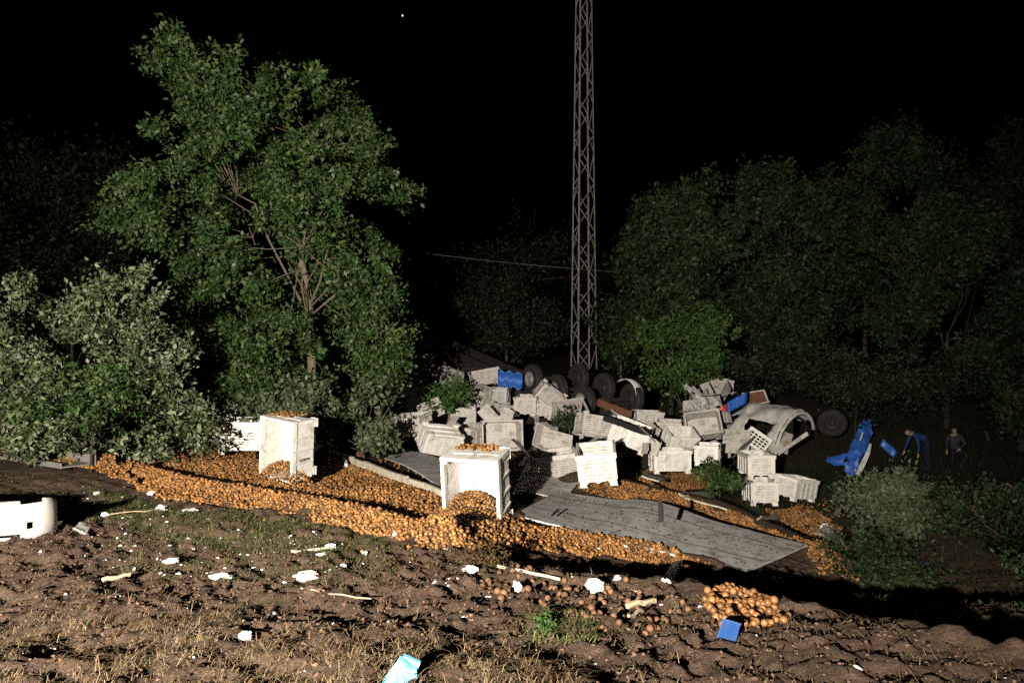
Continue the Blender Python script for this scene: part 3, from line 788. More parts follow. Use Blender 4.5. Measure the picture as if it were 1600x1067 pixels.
bin_px('upright bin behind the squarely facing bin, on its left', 738, 681, 22.6, (4, 0, 52))
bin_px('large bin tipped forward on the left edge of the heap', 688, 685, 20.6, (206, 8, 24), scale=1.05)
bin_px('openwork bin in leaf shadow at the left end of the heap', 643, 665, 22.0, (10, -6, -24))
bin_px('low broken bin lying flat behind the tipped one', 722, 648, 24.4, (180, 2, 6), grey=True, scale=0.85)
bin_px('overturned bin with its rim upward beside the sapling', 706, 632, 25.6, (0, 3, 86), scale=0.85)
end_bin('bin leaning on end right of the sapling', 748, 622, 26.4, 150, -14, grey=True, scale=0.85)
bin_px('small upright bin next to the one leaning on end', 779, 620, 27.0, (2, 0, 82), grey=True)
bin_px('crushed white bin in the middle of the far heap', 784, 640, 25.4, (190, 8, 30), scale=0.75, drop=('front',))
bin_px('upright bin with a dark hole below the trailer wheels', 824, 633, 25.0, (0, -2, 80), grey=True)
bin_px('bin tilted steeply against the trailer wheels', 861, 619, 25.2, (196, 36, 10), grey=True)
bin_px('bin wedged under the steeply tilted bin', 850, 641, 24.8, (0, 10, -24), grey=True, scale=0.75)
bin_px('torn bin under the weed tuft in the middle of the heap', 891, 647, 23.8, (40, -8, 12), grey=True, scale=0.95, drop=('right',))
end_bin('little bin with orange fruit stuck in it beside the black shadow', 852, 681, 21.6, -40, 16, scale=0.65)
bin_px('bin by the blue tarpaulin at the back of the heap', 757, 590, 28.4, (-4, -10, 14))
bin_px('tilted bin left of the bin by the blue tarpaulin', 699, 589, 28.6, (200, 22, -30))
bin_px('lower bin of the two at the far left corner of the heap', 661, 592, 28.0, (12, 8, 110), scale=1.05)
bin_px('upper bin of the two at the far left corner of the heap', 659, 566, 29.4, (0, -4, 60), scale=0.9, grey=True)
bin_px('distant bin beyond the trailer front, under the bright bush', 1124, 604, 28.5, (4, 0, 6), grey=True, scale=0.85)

# stamped dark lettering, too blurred in the photo to read, kept as short strokes
mk = MB()
for n_ in range(5): mk.box((-0.11 + 0.055 * n_, 0, 0), (0.03, 0.004, 0.045)); mk.box((-0.10 + 0.055 * n_, 0, 0.012 if n_ % 2 else -0.012), (0.045, 0.003, 0.012))
mkm = mk.mesh('printed_mark')
o = link('printed_mark', mkm, M['dark'], mk_b); o.location = (-BL / 2 - 0.024, 0.05, BH - 0.05); o.rotation_euler = (0, 0, R(90))
o = link('printed_mark', mkm, None, mk_a); o.location = (-0.2, -BW / 2 - 0.002, 0.35); o.rotation_euler = (0, R(90), 0)
# torn off bin walls and slats among the heap
frag = [(672, 640, 23.4), (700, 660, 22.4), (716, 612, 26.4), (733, 640, 24.6), (766, 652, 23.6), (800, 655, 23.2), (815, 705, 20.6), (842, 660, 23.0), (870, 690, 20.4), (905, 672, 22.0), (920, 690, 20.2), (952, 700, 20.0), (968, 655, 22.6),
        (1003, 700, 19.8), (1018, 676, 21.4), (1030, 702, 20.2), (1076, 700, 20.4), (1088, 640, 24.4), (1106, 628, 25.2), (1120, 645, 24.6), (1132, 660, 24.0), (1150, 690, 23.0), (1164, 700, 22.6), (1208, 700, 23.4), (1222, 690, 24.0), (1100, 615, 26.2), (1136, 612, 26.8)]
for n_, (fx_, fy_, fd_) in enumerate(frag):
    key = random.choice(['wall_long', 'wall_short', 'floor'])
    src_ = random.choice(WALLS_GREY[key]) if key in WALLS else BM_GREY['floor']
    o = bpy.data.objects.new('bin_fragment', src_); COL.objects.link(o)
    o.location = P(fx_, fy_, fd_); o.rotation_euler = [random.uniform(-1.6, 1.6) for _ in range(3)]; o.scale = (random.uniform(0.35, 0.7), 1.0, random.uniform(0.25, 0.6))
    tag(o, 'broken piece of pale bin wall wedged among the heaped bins', 'bin fragment', 'broken bin pieces in the heap')

# ------------------------------------------------------------------ spilled fruit
ico = bmesh.new(); bmesh.ops.create_icosphere(ico, subdivisions=2, radius=1.0)
ICO_V = np.array([v.co[:] for v in ico.verts]); ICO_F = np.array([[v.index for v in f.verts] for f in ico.faces]); ico.free()
FR = 0.0255
def poly_world(px): return [(h.x, h.y) for h in (hit(a, b) for a, b in px)]
def fill(px_poly, s, keep=1.0, layer2=0.3, sink=0.0, lift=0.0, edge=0.12):
    pw = poly_world(px_poly)
    x0, x1 = min(p[0] for p in pw), max(p[0] for p in pw); y0, y1 = min(p[1] for p in pw), max(p[1] for p in pw)
    gx = np.arange(x0, x1, s); gy = np.arange(y0, y1, s * 0.87)
    A, B = np.meshgrid(gx, gy); A = A + (np.arange(len(gy)) % 2)[:, None] * s / 2
    A = (A + RNG.normal(size=A.shape) * s * 0.13).ravel(); B = (B + RNG.normal(size=B.shape) * s * 0.13).ravel()
    wob = 0.22
    ok = in_poly(A + wob * vnoise(A / 0.35, B / 0.35, 21), B + wob * 2 * vnoise(A / 0.35, B / 0.35, 22), pw)
    A, B = A[ok], B[ok]
    k = RNG.random(len(A)) < keep + 0.35 * vnoise(A / 0.6, B / 0.6, 23)
    A, B = A[k], B[k]
    r = FR * (0.74 + 0.42 * RNG.random(len(A)))
    Zs = G1(A, B) + r * (0.75 - sink) + RNG.random(len(A)) * 0.022 + lift
    out = np.stack([A, B, Zs, r], 1)
    k2 = RNG.random(len(A)) < layer2
    if k2.any():
        o2 = out[k2].copy(); o2[:, 0] += RNG.normal(size=len(o2)) * s * 0.4; o2[:, 1] += RNG.normal(size=len(o2)) * s * 0.4; o2[:, 2] += FR * (0.9 + 0.5 * RNG.random(len(o2)))
        out = np.concatenate([out, o2])
    return out
S = 0.0485
fruit = [
    fill([(195, 735), (250, 712), (345, 700), (402, 712), (410, 735), (500, 742), (515, 722), (560, 722), (640, 757), (692, 782), (780, 798), (800, 812), (800, 850), (740, 864), (655, 868), (632, 854), (590, 834), (545, 824), (470, 815), (395, 803), (300, 786), (222, 768)], S, 1.0, 0.4),
    fill([(800, 812), (880, 828), (950, 840), (970, 836), (1040, 858), (1105, 880), (1112, 898), (1040, 888), (960, 874), (880, 864), (800, 852)], S, 1.0, 0.45, lift=0.015),
    fill([(-40, 694), (0, 698), (110, 712), (195, 735), (220, 766), (150, 748), (100, 736), (0, 714), (-40, 708)], S * 1.05, 0.8, 0.2, lift=0.10),
    fill([(890, 756), (930, 748), (1010, 764), (1080, 778), (1140, 795), (1230, 838), (1310, 872), (1335, 905), (1285, 905), (1262, 864), (1100, 812), (1000, 786), (930, 778)], S, 0.95, 0.4),
    fill([(1000, 752), (1010, 740), (1070, 730), (1150, 745), (1165, 762), (1080, 768), (1010, 758)], S * 1.05, 0.95, 0.3, lift=0.03),
    fill([(1190, 795), (1260, 790), (1320, 830), (1330, 870), (1290, 860), (1230, 820)], S * 1.1, 0.5, 0.1),
    fill([(430, 657), (480, 655), (500, 664), (460, 668)], S * 1.1, 0.0, 0.0),
]
fruit.append(fill([(180, 760), (300, 795), (440, 828), (560, 862), (650, 882), (740, 876), (800, 862), (960, 888), (1110, 908), (1110, 890), (800, 850), (640, 868), (440, 815), (215, 765)], S * 2.2, 0.25, 0.0, sink=0.2))
fruit.append(fill([(500, 735), (800, 800), (900, 740), (1000, 730), (1200, 770), (1340, 860), (1320, 790), (1100, 720), (820, 700), (640, 710)], S * 3.0, 0.25, 0.0, sink=0.1))
heap = np.concatenate([f for f in fruit if len(f)])
# fruit lying on top of the two tipped bins
def on_top(px, d, n, w, h, zz, rz):
    c = P(px, 533.5, d); out = []
    for _ in range(n):
        u, v = random.uniform(-w, w), random.uniform(-h, h)
        out.append((c.x + u * math.cos(rz) - v * math.sin(rz), d + u * math.sin(rz) + v * math.cos(rz), zz + random.uniform(0, 0.03), FR * random.uniform(0.86, 1.14)))
    return np.array(out)
z_a = P(*B_B).z + BL / 2 * 1.06 + FR + 0.02
z_b = P(*B_A).z + BL / 2 * 0.92 + FR + 0.03
heap = np.concatenate([heap, on_top(747, 12.66, 120, 0.33, 0.24, z_a - 0.01, R(-16)), on_top(450, 14.62, 110, 0.30, 0.24, z_b - 0.01, R(-29)), on_top(783, 21.25, 60, 0.42, 0.16, P(781, 701, 21.4).z, R(14))])
def heap_disc(px, py, d, yaw, fwd, r, h):
    c = P(px, py, d); cx, cy = c.x + math.sin(R(yaw)) * fwd, c.y - math.cos(R(yaw)) * fwd; out = []
    g_ = np.arange(-r, r, S)
    for i_, v in enumerate(g_):
        for u in g_ + (S / 2 if i_ % 2 else 0):
            q_ = (u * u + v * v) / (r * r)
            if q_ < 1:
                x, y = cx + u + random.gauss(0, 0.006), cy + v + random.gauss(0, 0.006)
                out.append((x, y, float(G1(x, y)) + h * (1 - q_) + random.uniform(0, 0.03), FR * random.uniform(0.78, 1.15)))
    return np.array(out)
heap = np.concatenate([heap, heap_disc(*B_A, -29, 0.16, 0.55, 0.46), heap_disc(*B_A, -29, 0.6, 0.5, 0.14), heap_disc(*B_B, -16, 0.12, 0.55, 0.36), heap_disc(*B_B, -16, 0.62, 0.5, 0.12)])
near1 = fill([(1092, 948), (1108, 934), (1145, 926), (1200, 936), (1232, 955), (1236, 972), (1200, 990), (1160, 992), (1115, 970)], S * 1.3, 1.2, 0.0, sink=0.45, lift=0.01); near1[:, 3] *= 1.22
near2 = fill([(740, 905), (830, 893), (900, 910), (1060, 925), (1082, 955), (1020, 985), (930, 975), (850, 955), (760, 945)], S * 1.4, 0.30, 0.0, sink=0.75, lift=0.0); near2[:, 3] *= 1.2
near1 = near1[RNG.permutation(len(near1))][:245]; near2 = near2[RNG.permutation(len(near2))][:300 - len(near1)]
near1[:, 2] += rough(near1[:, 0], near1[:, 1]) + 0.012; near2[:, 2] += rough(near2[:, 0], near2[:, 1])
def fruit_mesh(name, arr):
    n = len(arr); nv = len(ICO_V)
    ang = RNG.random((n, 3)) * 6.283
    V = ICO_V[None] * (arr[:, 3][:, None, None]) * (1 + 0.0 * ang[:, :1, None])
    ca, sa = np.cos(ang[:, 0]), np.sin(ang[:, 0])
    x = V[..., 0] * ca[:, None] - V[..., 1] * sa[:, None]; y = V[..., 0] * sa[:, None] + V[..., 1] * ca[:, None]; z = V[..., 2] * (0.88 + 0.12 * RNG.random((n, 1)))
    V = np.stack([x, y, z], -1) + arr[:, None, :3]
    Fc = (ICO_F[None] + (np.arange(n) * nv)[:, None, None]).reshape(-1, 3)
    return np_mesh(name, V.reshape(-1, 3), Fc, True)
print('fruit in heap', len(heap), 'near', len(near1), len(near2))
tag(link('spilled_fruit', fruit_mesh('spilled_fruit', heap), M['fruit']), 'long heaps of orange brown fruit spilled between the bins', None, kind='stuff')
one = np_mesh('fruit', ICO_V * np.array([1, 1, 0.93]), ICO_F, True); two = one.copy()
one.materials.append(M['fruit_one']); two.materials.append(M['fruit_mud'])
for arr, me, lab, grp in ((near1, one, 'orange brown fruit in the dense patch around the small blue box', 'fruit in the patch by the blue box'),
                          (near2, two, 'muddy fruit half sunk in the bare soil left of the blue box', 'muddy fruit sunk in the soil')):
    for x, y, z, r in arr:
        o = bpy.data.objects.new('fruit', me); COL.objects.link(o)
        o.location = (x, y, z); o.scale = (r, r, r); o.rotation_euler = (random.random() * 6, random.random() * 6, random.random() * 6)
        tag(o, lab, 'fruit', grp)

# ------------------------------------------------------------------ trailer panels on the ground
def quad_grid(p00, p01, p10, p11, n, m, fn=None):
    g = []
    for i in range(n + 1):
        s = i / n; a = p00.lerp(p10, s); b = p01.lerp(p11, s); row = []
        for j in range(m + 1):
            t = j / m; q = a.lerp(b, t)
            if fn: q = q + Vector((0, 0, fn(s, t)))
            row.append(q)
        g.append(row)
    return g
def board_thing(name, label, cat, px4, n, cuts, th, m, fn, lift=0.06, sags=True):
    p00, p01, p10, p11 = [hit(*p, lift) for p in px4]
    if sags:
        pass
    root = thing(name, label, cat, p00)
    for a, b in zip(cuts[:-1], cuts[1:]):
        g = quad_grid(p00.lerp(p01, a) - p00, p00.lerp(p01, b) - p00, p10.lerp(p11, a) - p00, p10.lerp(p11, b) - p00, n, 5, lambda s, t, a=a, b=b: fn(s, a + (b - a) * t))
        link('board', MB().sheet(g, th).mesh('board'), m, root)
    return root, (p00, p01, p10, p11)
def wave(s, t): return 0.14 * math.exp(-((s - 0.45) / 0.17) ** 2) * t + 0.010 * math.sin(s * 7 + t * 2) + 0.004 * math.sin(s * 31 + t * 9) + 0.14 * t * min(1, s * 2.2) + 0.03 * t
panel_root, pc = board_thing('trailer_panel', 'long grey trailer side panel lying buckled on the soil among the fruit', 'panel',
    [(803, 806), (872, 770), (1168, 894), (1262, 868)], 40, [0, 0.29, 0.302, 0.74, 0.752, 1.0][0:1] + [0.295, 0.745, 1.0], 0.03, M['panel'], wave, 0.05)
# crumbs of soil and strays of fruit lying on the panel
pv, pf = [], []
for _ in range(420):
    s_, t_ = random.random(), random.random() ** 0.8
    if random.random() > 0.25 + s_: continue
    q = pc[0].lerp(pc[1], t_).lerp(pc[2].lerp(pc[3], t_), s_) + Vector((0, 0, wave(s_, t_) + 0.018))
    r_ = random.uniform(0.004, 0.022)
    pf.append((q.x, q.y, q.z + r_ * 0.4, r_))
def crumbs(name, arr, m, label):
    n = len(arr); V = ICO_V[None] * (1 + 0.35 * RNG.normal(size=(n, len(ICO_V), 1))) * arr[:, 3][:, None, None]; V[..., 2] *= 0.6
    V = V + arr[:, None, :3]
    tag(link(name, np_mesh(name, V.reshape(-1, 3), (ICO_F[None] + (np.arange(n) * len(ICO_V))[:, None, None]).reshape(-1, 3)), m), label, None, kind='stuff')
crumbs('panel_dirt', np.array(pf), M['clod'], 'crumbs of soil lying on the grey panel')
# seams between the boards: raised edging strips, and a dark upright stake
for t in (0.295, 0.745):
    pts = [pc[0].lerp(pc[1], t).lerp(pc[2].lerp(pc[3], t), s / 30) + Vector((0, 0, wave(s / 30, t) + 0.016)) - pc[0] for s in range(31)]
    link('seam', MB().tube(pts, [0.007] * 31, 5).mesh('seam'), M['chassis'], panel_root)
q = pc[0].lerp(pc[1], 0.0).lerp(pc[2].lerp(pc[3], 0.0), 0.17) - pc[0]
link('latch', MB().bar(q + Vector((0.02, 0.1, 0.12)), q + Vector((0.16, 0.55, 0.13)), 0.03, 0.02).mesh('latch'), M['chassis'], panel_root)
st = P(1033, 814, 11.6)
tag(link('wooden_stake', MB().tube([st, st + Vector((0.0, 0.02, 0.16)), st + Vector((-0.01, 0.03, 0.3))], [0.035, 0.04, 0.03], 7).mesh('wooden_stake'), M['chassis']), 'short dark stake standing up from the grey panel', 'stake')

def wave2(s, t): return 0.12 * math.sin(s * 2.6) + 0.05 * t
board_thing('curved_sheet', 'curved grey sheet lying in shadow behind the cream beam', 'panel', [(600, 716), (640, 708), (688, 768), (720, 742)], 20, [0, 0.5, 1.0], 0.025, M['panel'], wave2, 0.04)
board_thing('shadowed_sheet', 'dark sheet in the shadow of the central bin', 'panel', [(800, 770), (828, 715), (880, 780), (905, 748)], 14, [0, 0.5, 1.0], 0.025, M['panel'], lambda s, t: 0.05 * math.sin(4 * s + t), 0.03)
def beam_px(name, label, cat, a, b, wx, wz, m, la=0.06, lb=0.06, da=None, db=None, part=None):
    pa = P(*a, da) if da else hit(*a, la); pb = P(*b, db) if db else hit(*b, lb)
    root_mesh = MB(); n = 8; dv = (pb - pa)
    g = []
    up = Vector((0, 0, 1)); sx = dv.cross(up).normalized()
    for i in range(n):
        s0, s1 = i / n, (i + 1) / n
        root_mesh.bar(pa.lerp(pb, s0) - pa + up * random.uniform(-0.1, 0.1) * wz, pa.lerp(pb, s1) - pa + up * random.uniform(-0.1, 0.1) * wz, wx * random.uniform(0.88, 1.0), wz * random.uniform(0.88, 1.0))
    o = link(name, root_mesh.mesh(name), m); o.location = pa
    return tag(o, label, cat)
beam_px('cream_beam', 'long cream edge beam slanting down through the fruit to the central bin', 'beam', (518, 706), (693, 772), 0.07, 0.15, M['cream'], 0.12, 0.10)
beam_px('broken_bracket', 'white broken bracket at the upper end of the cream beam', 'bracket', (536, 712), (541, 728), 0.06, 0.10, M['white_paint'], 0.22, 0.08)
tag(link('dark_rock', MB().lathe([(0.0, 0.2), (0.16, 0.17), (0.24, 0.06), (0.22, -0.05)], 7, 'Z', hit(555, 716, 0.02)).mesh('dark_rock', False), M['clod']), 'dark earth clod resting behind the cream beam', 'clod')
# channel-shaped side rail with fruit in it, at the left edge
ra, rb = hit(-60, 700, 0.16), hit(118, 728, 0.16)
rail = thing('side_rail', 'grey steel channel filled with fruit at the left edge', 'rail', ra)
dv = rb - ra; sx = dv.cross(Vector((0, 0, 1))).normalized()
for nm, off, wx, wz in (('back_flange', sx * -0.36, 0.03, 0.20), ('front_flange', sx * 0.26, 0.03, 0.10), ('web', sx * -0.05, 0.60, 0.02)):
    up = Vector((0, 0, wz * 0.35 if nm != 'web' else 0.0))
    link(nm, MB().bar(off + up, off + dv + up, wx, wz).mesh(nm), M['steel'], rail)

# cream planks in the fruit
def plank(label, px4, th=0.03, m=None, lift=0.05, name='broken_plank', cat='plank', da=None):
    ps = [hit(*p, lift) for p in px4]
    p0 = ps[0]
    g = quad_grid(ps[0] - p0, ps[1] - p0, ps[2] - p0, ps[3] - p0, 6, 3, lambda s, t: random.uniform(-0.01, 0.01))
    o = link(name, MB().sheet(g, th).mesh(name), m or M['cream']); o.location = p0
    return tag(o, label, cat)
plank('bent cream plank lying in the fruit below the stacked bins', [(1066, 776), (1060, 770), (1136, 796), (1108, 768)], lift=0.10)
plank('cream plank on the small fruit heap in front of the ribbed bin', [(1002, 744), (1012, 738), (1030, 752), (1046, 748)], lift=0.13)
plank('splintered pale board by the fern tuft', [(1272, 832), (1290, 820), (1310, 846), (1326, 836)], lift=0.12)
plank('pale splinter of wood right of the small fruit heap', [(1183, 812), (1190, 806), (1216, 811), (1218, 804)], lift=0.08)
plank('cream slat lying between the central bin and the black shadow', [(808, 730), (818, 726), (828, 700), (848, 692)], lift=0.1)
plank('flat grey shard on the soil near the white bumper', [(114, 826), (124, 818), (136, 836), (143, 820)], lift=0.05, m=M['panel'], name='grey_shard', cat='shard')
plank('angled grey metal offcut at the end of the fruit row', [(1034, 905), (1052, 880), (1048, 908), (1068, 874)], lift=0.10, m=M['panel'], name='metal_offcut', cat='offcut')

# sticks
def stick(label, a, b, r=0.012, m=None, lift=0.05):
    pa, pb = hit(*a, lift), hit(*b, lift)
    dz = Vector((0, 0, 1))
    pts = [pa.lerp(pb, t / 5) - pa + Vector((0, 0, random.uniform(-0.01, 0.01))) for t in range(6)]
    o = link('broken_stick', MB().tube(pts, [r * random.uniform(0.8, 1.1) for _ in range(6)], 6).mesh('broken_stick'), m or M['wood']); o.location = pa
    tag(o, label, 'stick', 'broken sticks on the soil')
stick('long straight white stick on the soil below the panel', (778, 883), (874, 904), 0.016, M['cream'], 0.05)
stick('white stick with a foam lump on its end', (455, 862), (524, 854), 0.018, M['cream'], 0.05)
stick('yellowish split stick above the muddy fruit', (980, 945), (1023, 937), 0.024, M['wood'], 0.06)
stick('short thin stick below the yellowish one', (982, 963), (1004, 952), 0.014, M['wood'], 0.05)
stick('broad stick lying on the left soil below the grass', (160, 905), (203, 897), 0.022, M['wood'], 0.04)
stick('thin pale stick left of the first fruit strip', (172, 802), (262, 795), 0.009, M['wood'], 0.05)
stick('pale twig lying across the soil at lower middle', (470, 920), (580, 935), 0.007, M['wood'], 0.06)
stick('dark pole lying across the middle of the heap', (830, 640), (868, 676), 0.04, M['chassis'], 0.5)

# foam lumps
def lump(label, px, py, w_px, h_px, lift=0.0, m=None, name='foam_lump', cat='foam', flat=0.5):
    p = hit(px, py + h_px * 0.4, 0.02); s = p.y / F
    rw, rh = w_px * s / 2 * 0.82, h_px * s / 2 * 0.62
    bm = bmesh.new(); bmesh.ops.create_icosphere(bm, subdivisions=3, radius=1.0)
    sd = random.random() * 99
    from mathutils import noise as mn
    for v in bm.verts:
        k = 1 + 0.55 * mn.noise(v.co * 1.3 + Vector((sd, 0, 0))) + 0.35 * mn.noise(v.co * 3.1 + Vector((0, sd, 0))) + 0.12 * mn.noise(v.co * 8 + Vector((0, 0, sd)))
        v.co = Vector((v.co.x * rw * k, v.co.y * max(rw, rh) * 0.9 * k, v.co.z * rh * k))
    me = bpy.data.meshes.new(name); bm.to_mesh(me); bm.free()
    o = link(name, me, m or M['foam']); o.location = p + Vector((0, 0, rh * 0.6 + lift)); o.rotation_euler = (0, 0, random.uniform(-0.5, 0.5))
    tag(o, label, cat, 'white foam lumps on the soil')
for a in [('biggest white foam lump, on the soil below the grassy bank', 478, 895, 46, 22), ('foam lump on the end of the white stick', 516, 850, 16, 16), ('flat foam piece just below the white stick', 507, 864, 28, 10),
          ('cube-like foam lump left of the muddy fruit', 640, 873, 17, 15), ('ragged foam piece in a row of small foam bits on the left soil', 345, 898, 36, 12), ('foam piece above the green grass blades on the left soil', 268, 873, 26, 12),
          ('lone foam lump on the tan soil near the bottom', 383, 989, 26, 16), ('crumbled foam above the long white stick', 735, 885, 24, 18), ('foam crumbs left of the crumbled foam', 710, 903, 26, 16),
          ('upright foam flake right below the long white stick', 808, 911, 18, 26), ('large jagged foam flake above the yellowish stick', 930, 907, 32, 34), ('little foam flake beside the jagged flake', 965, 901, 14, 16),
          ('round foam ball by the end of the grey panel', 1214, 902, 22, 18), ('foam lump at the lower rim of the fruit strip', 617, 833, 11, 12), ('foam lump on the splintered board by the fern tuft', 1290, 820, 22, 14),
          ('small foam ball near the dark bumper shadow', 151, 769, 10, 9), ('foam scrap beside the first fruit strip', 236, 768, 14, 9), ('bent foam flake on grass below the fruit strip', 251, 791, 16, 16),
          ('pale foam strip on grass below the fruit strip', 297, 795, 24, 10), ('round foam stone left of the thin pale stick', 164, 801, 14, 10), ('little white block under the pale bush', 201, 714, 8, 10),
          ('small foam piece on the soil right of the biggest lump', 570, 862, 12, 8), ('white flake low in the dark right corner', 1458, 1056, 8, 8),
          ('foam chip in the fruit row before the grey panel', 935, 857, 12, 12), ('foam chip on the fruit row near the metal offcut', 1018, 862, 12, 10), ('pinkish foam chip on the lit fruit row', 976, 852, 10, 10),
          ('foam chunk on the heap above the ribbed bin', 1034, 693, 14, 12), ('foam chunk against the open bin above the ribbed bin', 1012, 700, 20, 14)]:
    lump(*a)

# blue pieces near the camera
bp_ = hit(1137, 1001, 0.0)
bx = thing('blue_box', 'small crushed blue plastic box on the soil beside the fruit patch', 'box', bp_, (R(-34), R(10), R(-26)))
bx.scale = (0.8, 0.8, 0.8)
link('box_face', MB().sheet(quad_grid(Vector((-0.08, -0.03, 0.0)), Vector((-0.075, 0.02, 0.17)), Vector((0.075, -0.05, 0.01)), Vector((0.07, 0.0, 0.17)), 6, 6, lambda s, t: 0.012 * math.sin(9 * s) * t), 0.01).mesh('box_face'), M['blue_bright'], bx)
link('box_side', MB().sheet(quad_grid(Vector((-0.08, -0.022, 0.0)), Vector((-0.075, 0.03, 0.17)), Vector((-0.10, 0.10, 0.0)), Vector((-0.095, 0.11, 0.14)), 4, 4), 0.008).mesh('box_side'), M['blue_bright'], bx)
link('box_rim', MB().bar((-0.085, 0.012, 0.172), (0.078, -0.008, 0.172), 0.022, 0.014).bar((-0.088, 0.012, 0.0), (-0.083, 0.02, 0.17), 0.016, 0.016).mesh('box_rim'), M['blue_bright'], bx)
lp = hit(620, 1084, 0.0)
lo_ = thing('light_blue_cover', 'light blue plastic corner piece cut off by the bottom edge of the photo', 'cover', lp, (R(4), R(-6), R(12)))
lo_.scale = (1.5,) * 3
link('cover_plate', MB().sheet(quad_grid(Vector((-0.11, -0.06, 0.015)), Vector((0.03, 0.05, 0.11)), Vector((0.075, -0.06, 0.01)), Vector((0.085, 0.035, 0.075)), 6, 6, lambda s, t: 0.01 * math.sin(5 * s + t)), 0.012).mesh('cover_plate', True), M['blue_light'], lo_)
link('cover_lip', MB().bar((0.03, 0.056, 0.10), (0.09, 0.042, 0.065), 0.02, 0.05).mesh('cover_lip'), M['blue_light'], lo_)
bs = hit(1428, 882, 0.0)
o = link('blue_sheet', MB().sheet([[Vector((-0.28 + 0.09 * i, -0.09 + 0.06 * j, 0.05 + 0.06 * math.sin(1.1 * i) * (0.5 + 0.2 * j) + 0.02 * random.random())) for j in range(4)] for i in range(7)], 0.006).mesh('blue_sheet', True), M['blue_bright']); o.location = bs
tag(o, 'crumpled blue plastic sheet on the dark scrub ground', 'sheet')
o = link('blue_scrap', MB().sheet([[Vector((-0.07 + 0.05 * i, -0.05 + 0.05 * j, 0.03 + 0.03 * math.sin(2 * i + j))) for j in range(3)] for i in range(4)], 0.006).mesh('blue_scrap', True), M['blue_bright']); o.location = hit(1312, 898, 0.02)
tag(o, 'tiny blue plastic scrap at the dark end of the fruit strip', 'scrap')

# white bumper at the left edge
wb = hit(28, 852, -0.03)
bump = thing('white_bumper', 'torn white vehicle bumper with a rounded end at the left edge', 'bumper', wb, (0, 0, R(8)))
bump.scale = (1.1, 1.1, 1.25)
g = []
for i in range(26):
    s = i / 25
    if s < 0.62: x = -1.6 + 1.62 * s / 0.62; y = 0.0
    else:
        a = (s - 0.62) / 0.38 * R(120); x = 0.02 + 0.24 * math.sin(a); y = 0.30 * (1 - math.cos(a))
    row = []
    for j in range(13):
        t = j / 12; e_ = max(0.0, (s - 0.5) / 0.5); lo, hi = 0.02 + 0.05 * e_ ** 3, 0.42 + (0.07 if x < -0.30 else 0.0) + 0.02 * math.sin(9 * s) - 0.10 * e_ ** 3
        row.append(Vector((x - 0.03 * abs(2 * t - 1) ** 2, y - 0.10 * math.sin(math.pi * t) * (1 if s < 0.62 else 0.6) + 0.02 * math.sin(9 * s + 3 * t), lo + (hi - lo) * t)))
    g.append(row)
holes = {(i, j) for i in range(12, 16) for j in range(0, 3) if (i + j) % 3 != 0} | {(17, 4), (17, 5)} | {(i, 11) for i in range(16, 20)}
link('bumper_skin', MB().sheet(g, 0.02, holes).mesh('bumper_skin', True), M['cab_paint'], bump)
link('bumper_bracket', MB().bar((-0.9, 0.12, 0.2), (0.05, 0.14, 0.22), 0.06, 0.08).mesh('bumper_bracket'), M['chassis'], bump)

# ------------------------------------------------------------------ overturned trailer: wheels up
W1, W3 = P(832, 592, 28.0), P(912, 627, 25.6)
u = (W3 - W1).normalized()
a_ = Vector((-u.y, u.x, 0)).normalized()
if a_.y > 0: a_ = -a_                     # towards the camera side
nz = u.cross(a_); 
if nz.z < 0: nz = -nz
fr = Matrix((u, a_, nz)).transposed().to_4x4()
org = (W1 + W3) / 2 - a_ * 1.0
fr.translation = org
trail = thing('overturned_trailer', 'dark overturned trailer lying wheels up behind the heap of bins', 'trailer')
trail.matrix_world = fr
def wheel_parts(parent, loc, side, tyre_r=0.5, rim_m=None):
    wm = MB().lathe([(0.27, -0.14), (0.36, -0.15), (0.46, -0.14), (tyre_r, -0.10), (tyre_r + 0.005, 0), (tyre_r, 0.10), (0.46, 0.14), (0.36, 0.15), (0.27, 0.14), (0.27, -0.14)], 30, 'Y')
    for k in range(30):
        a = 2 * math.pi * k / 30
        wm.box(((tyre_r + 0.004) * math.cos(a), 0, (tyre_r + 0.004) * math.sin(a)), (0.02, 0.2, 0.05), Matrix.Rotation(-a, 3, 'Y'))
    w_ = link('wheel', wm.mesh('wheel', False), M['rubber'], parent); w_.location = loc
    s = side
    rm = MB().lathe([(0.27, s * 0.135), (0.25, s * 0.13), (0.235, s * 0.05), (0.15, s * 0.02), (0.145, s * 0.08), (0.10, s * 0.13), (0.05, s * 0.15), (0.0, s * 0.15)], 24, 'Y')
    for k in range(10):
        a = 2 * math.pi * k / 10
        rm.tube([(0.19 * math.cos(a), s * 0.03, 0.19 * math.sin(a)), (0.19 * math.cos(a), s * 0.06, 0.19 * math.sin(a))], [0.016, 0.016], 6)
    link('rim', rm.mesh('rim'), rim_m or M['rim'], w_)
    return w_
for k in range(3):
    xk = (k - 1) * (W3 - W1).length / 2
    wheel_parts(trail, (xk, 1.0, 0), 1)
    wheel_parts(trail, (xk, -1.05, 0), -1, rim_m=M['chassis'])
    link('axle', MB().tube([(xk, -0.95, 0), (xk, 0.9, 0)], [0.07, 0.07], 8).mesh('axle'), M['chassis'], trail)
    link('spring_hanger', MB().bar((xk - 0.45, 0.5, -0.12), (xk + 0.45, 0.5, -0.12), 0.09, 0.05).bar((xk - 0.45, -0.5, -0.12), (xk + 0.45, -0.5, -0.12), 0.09, 0.05).mesh('spring_hanger'), M['chassis'], trail)
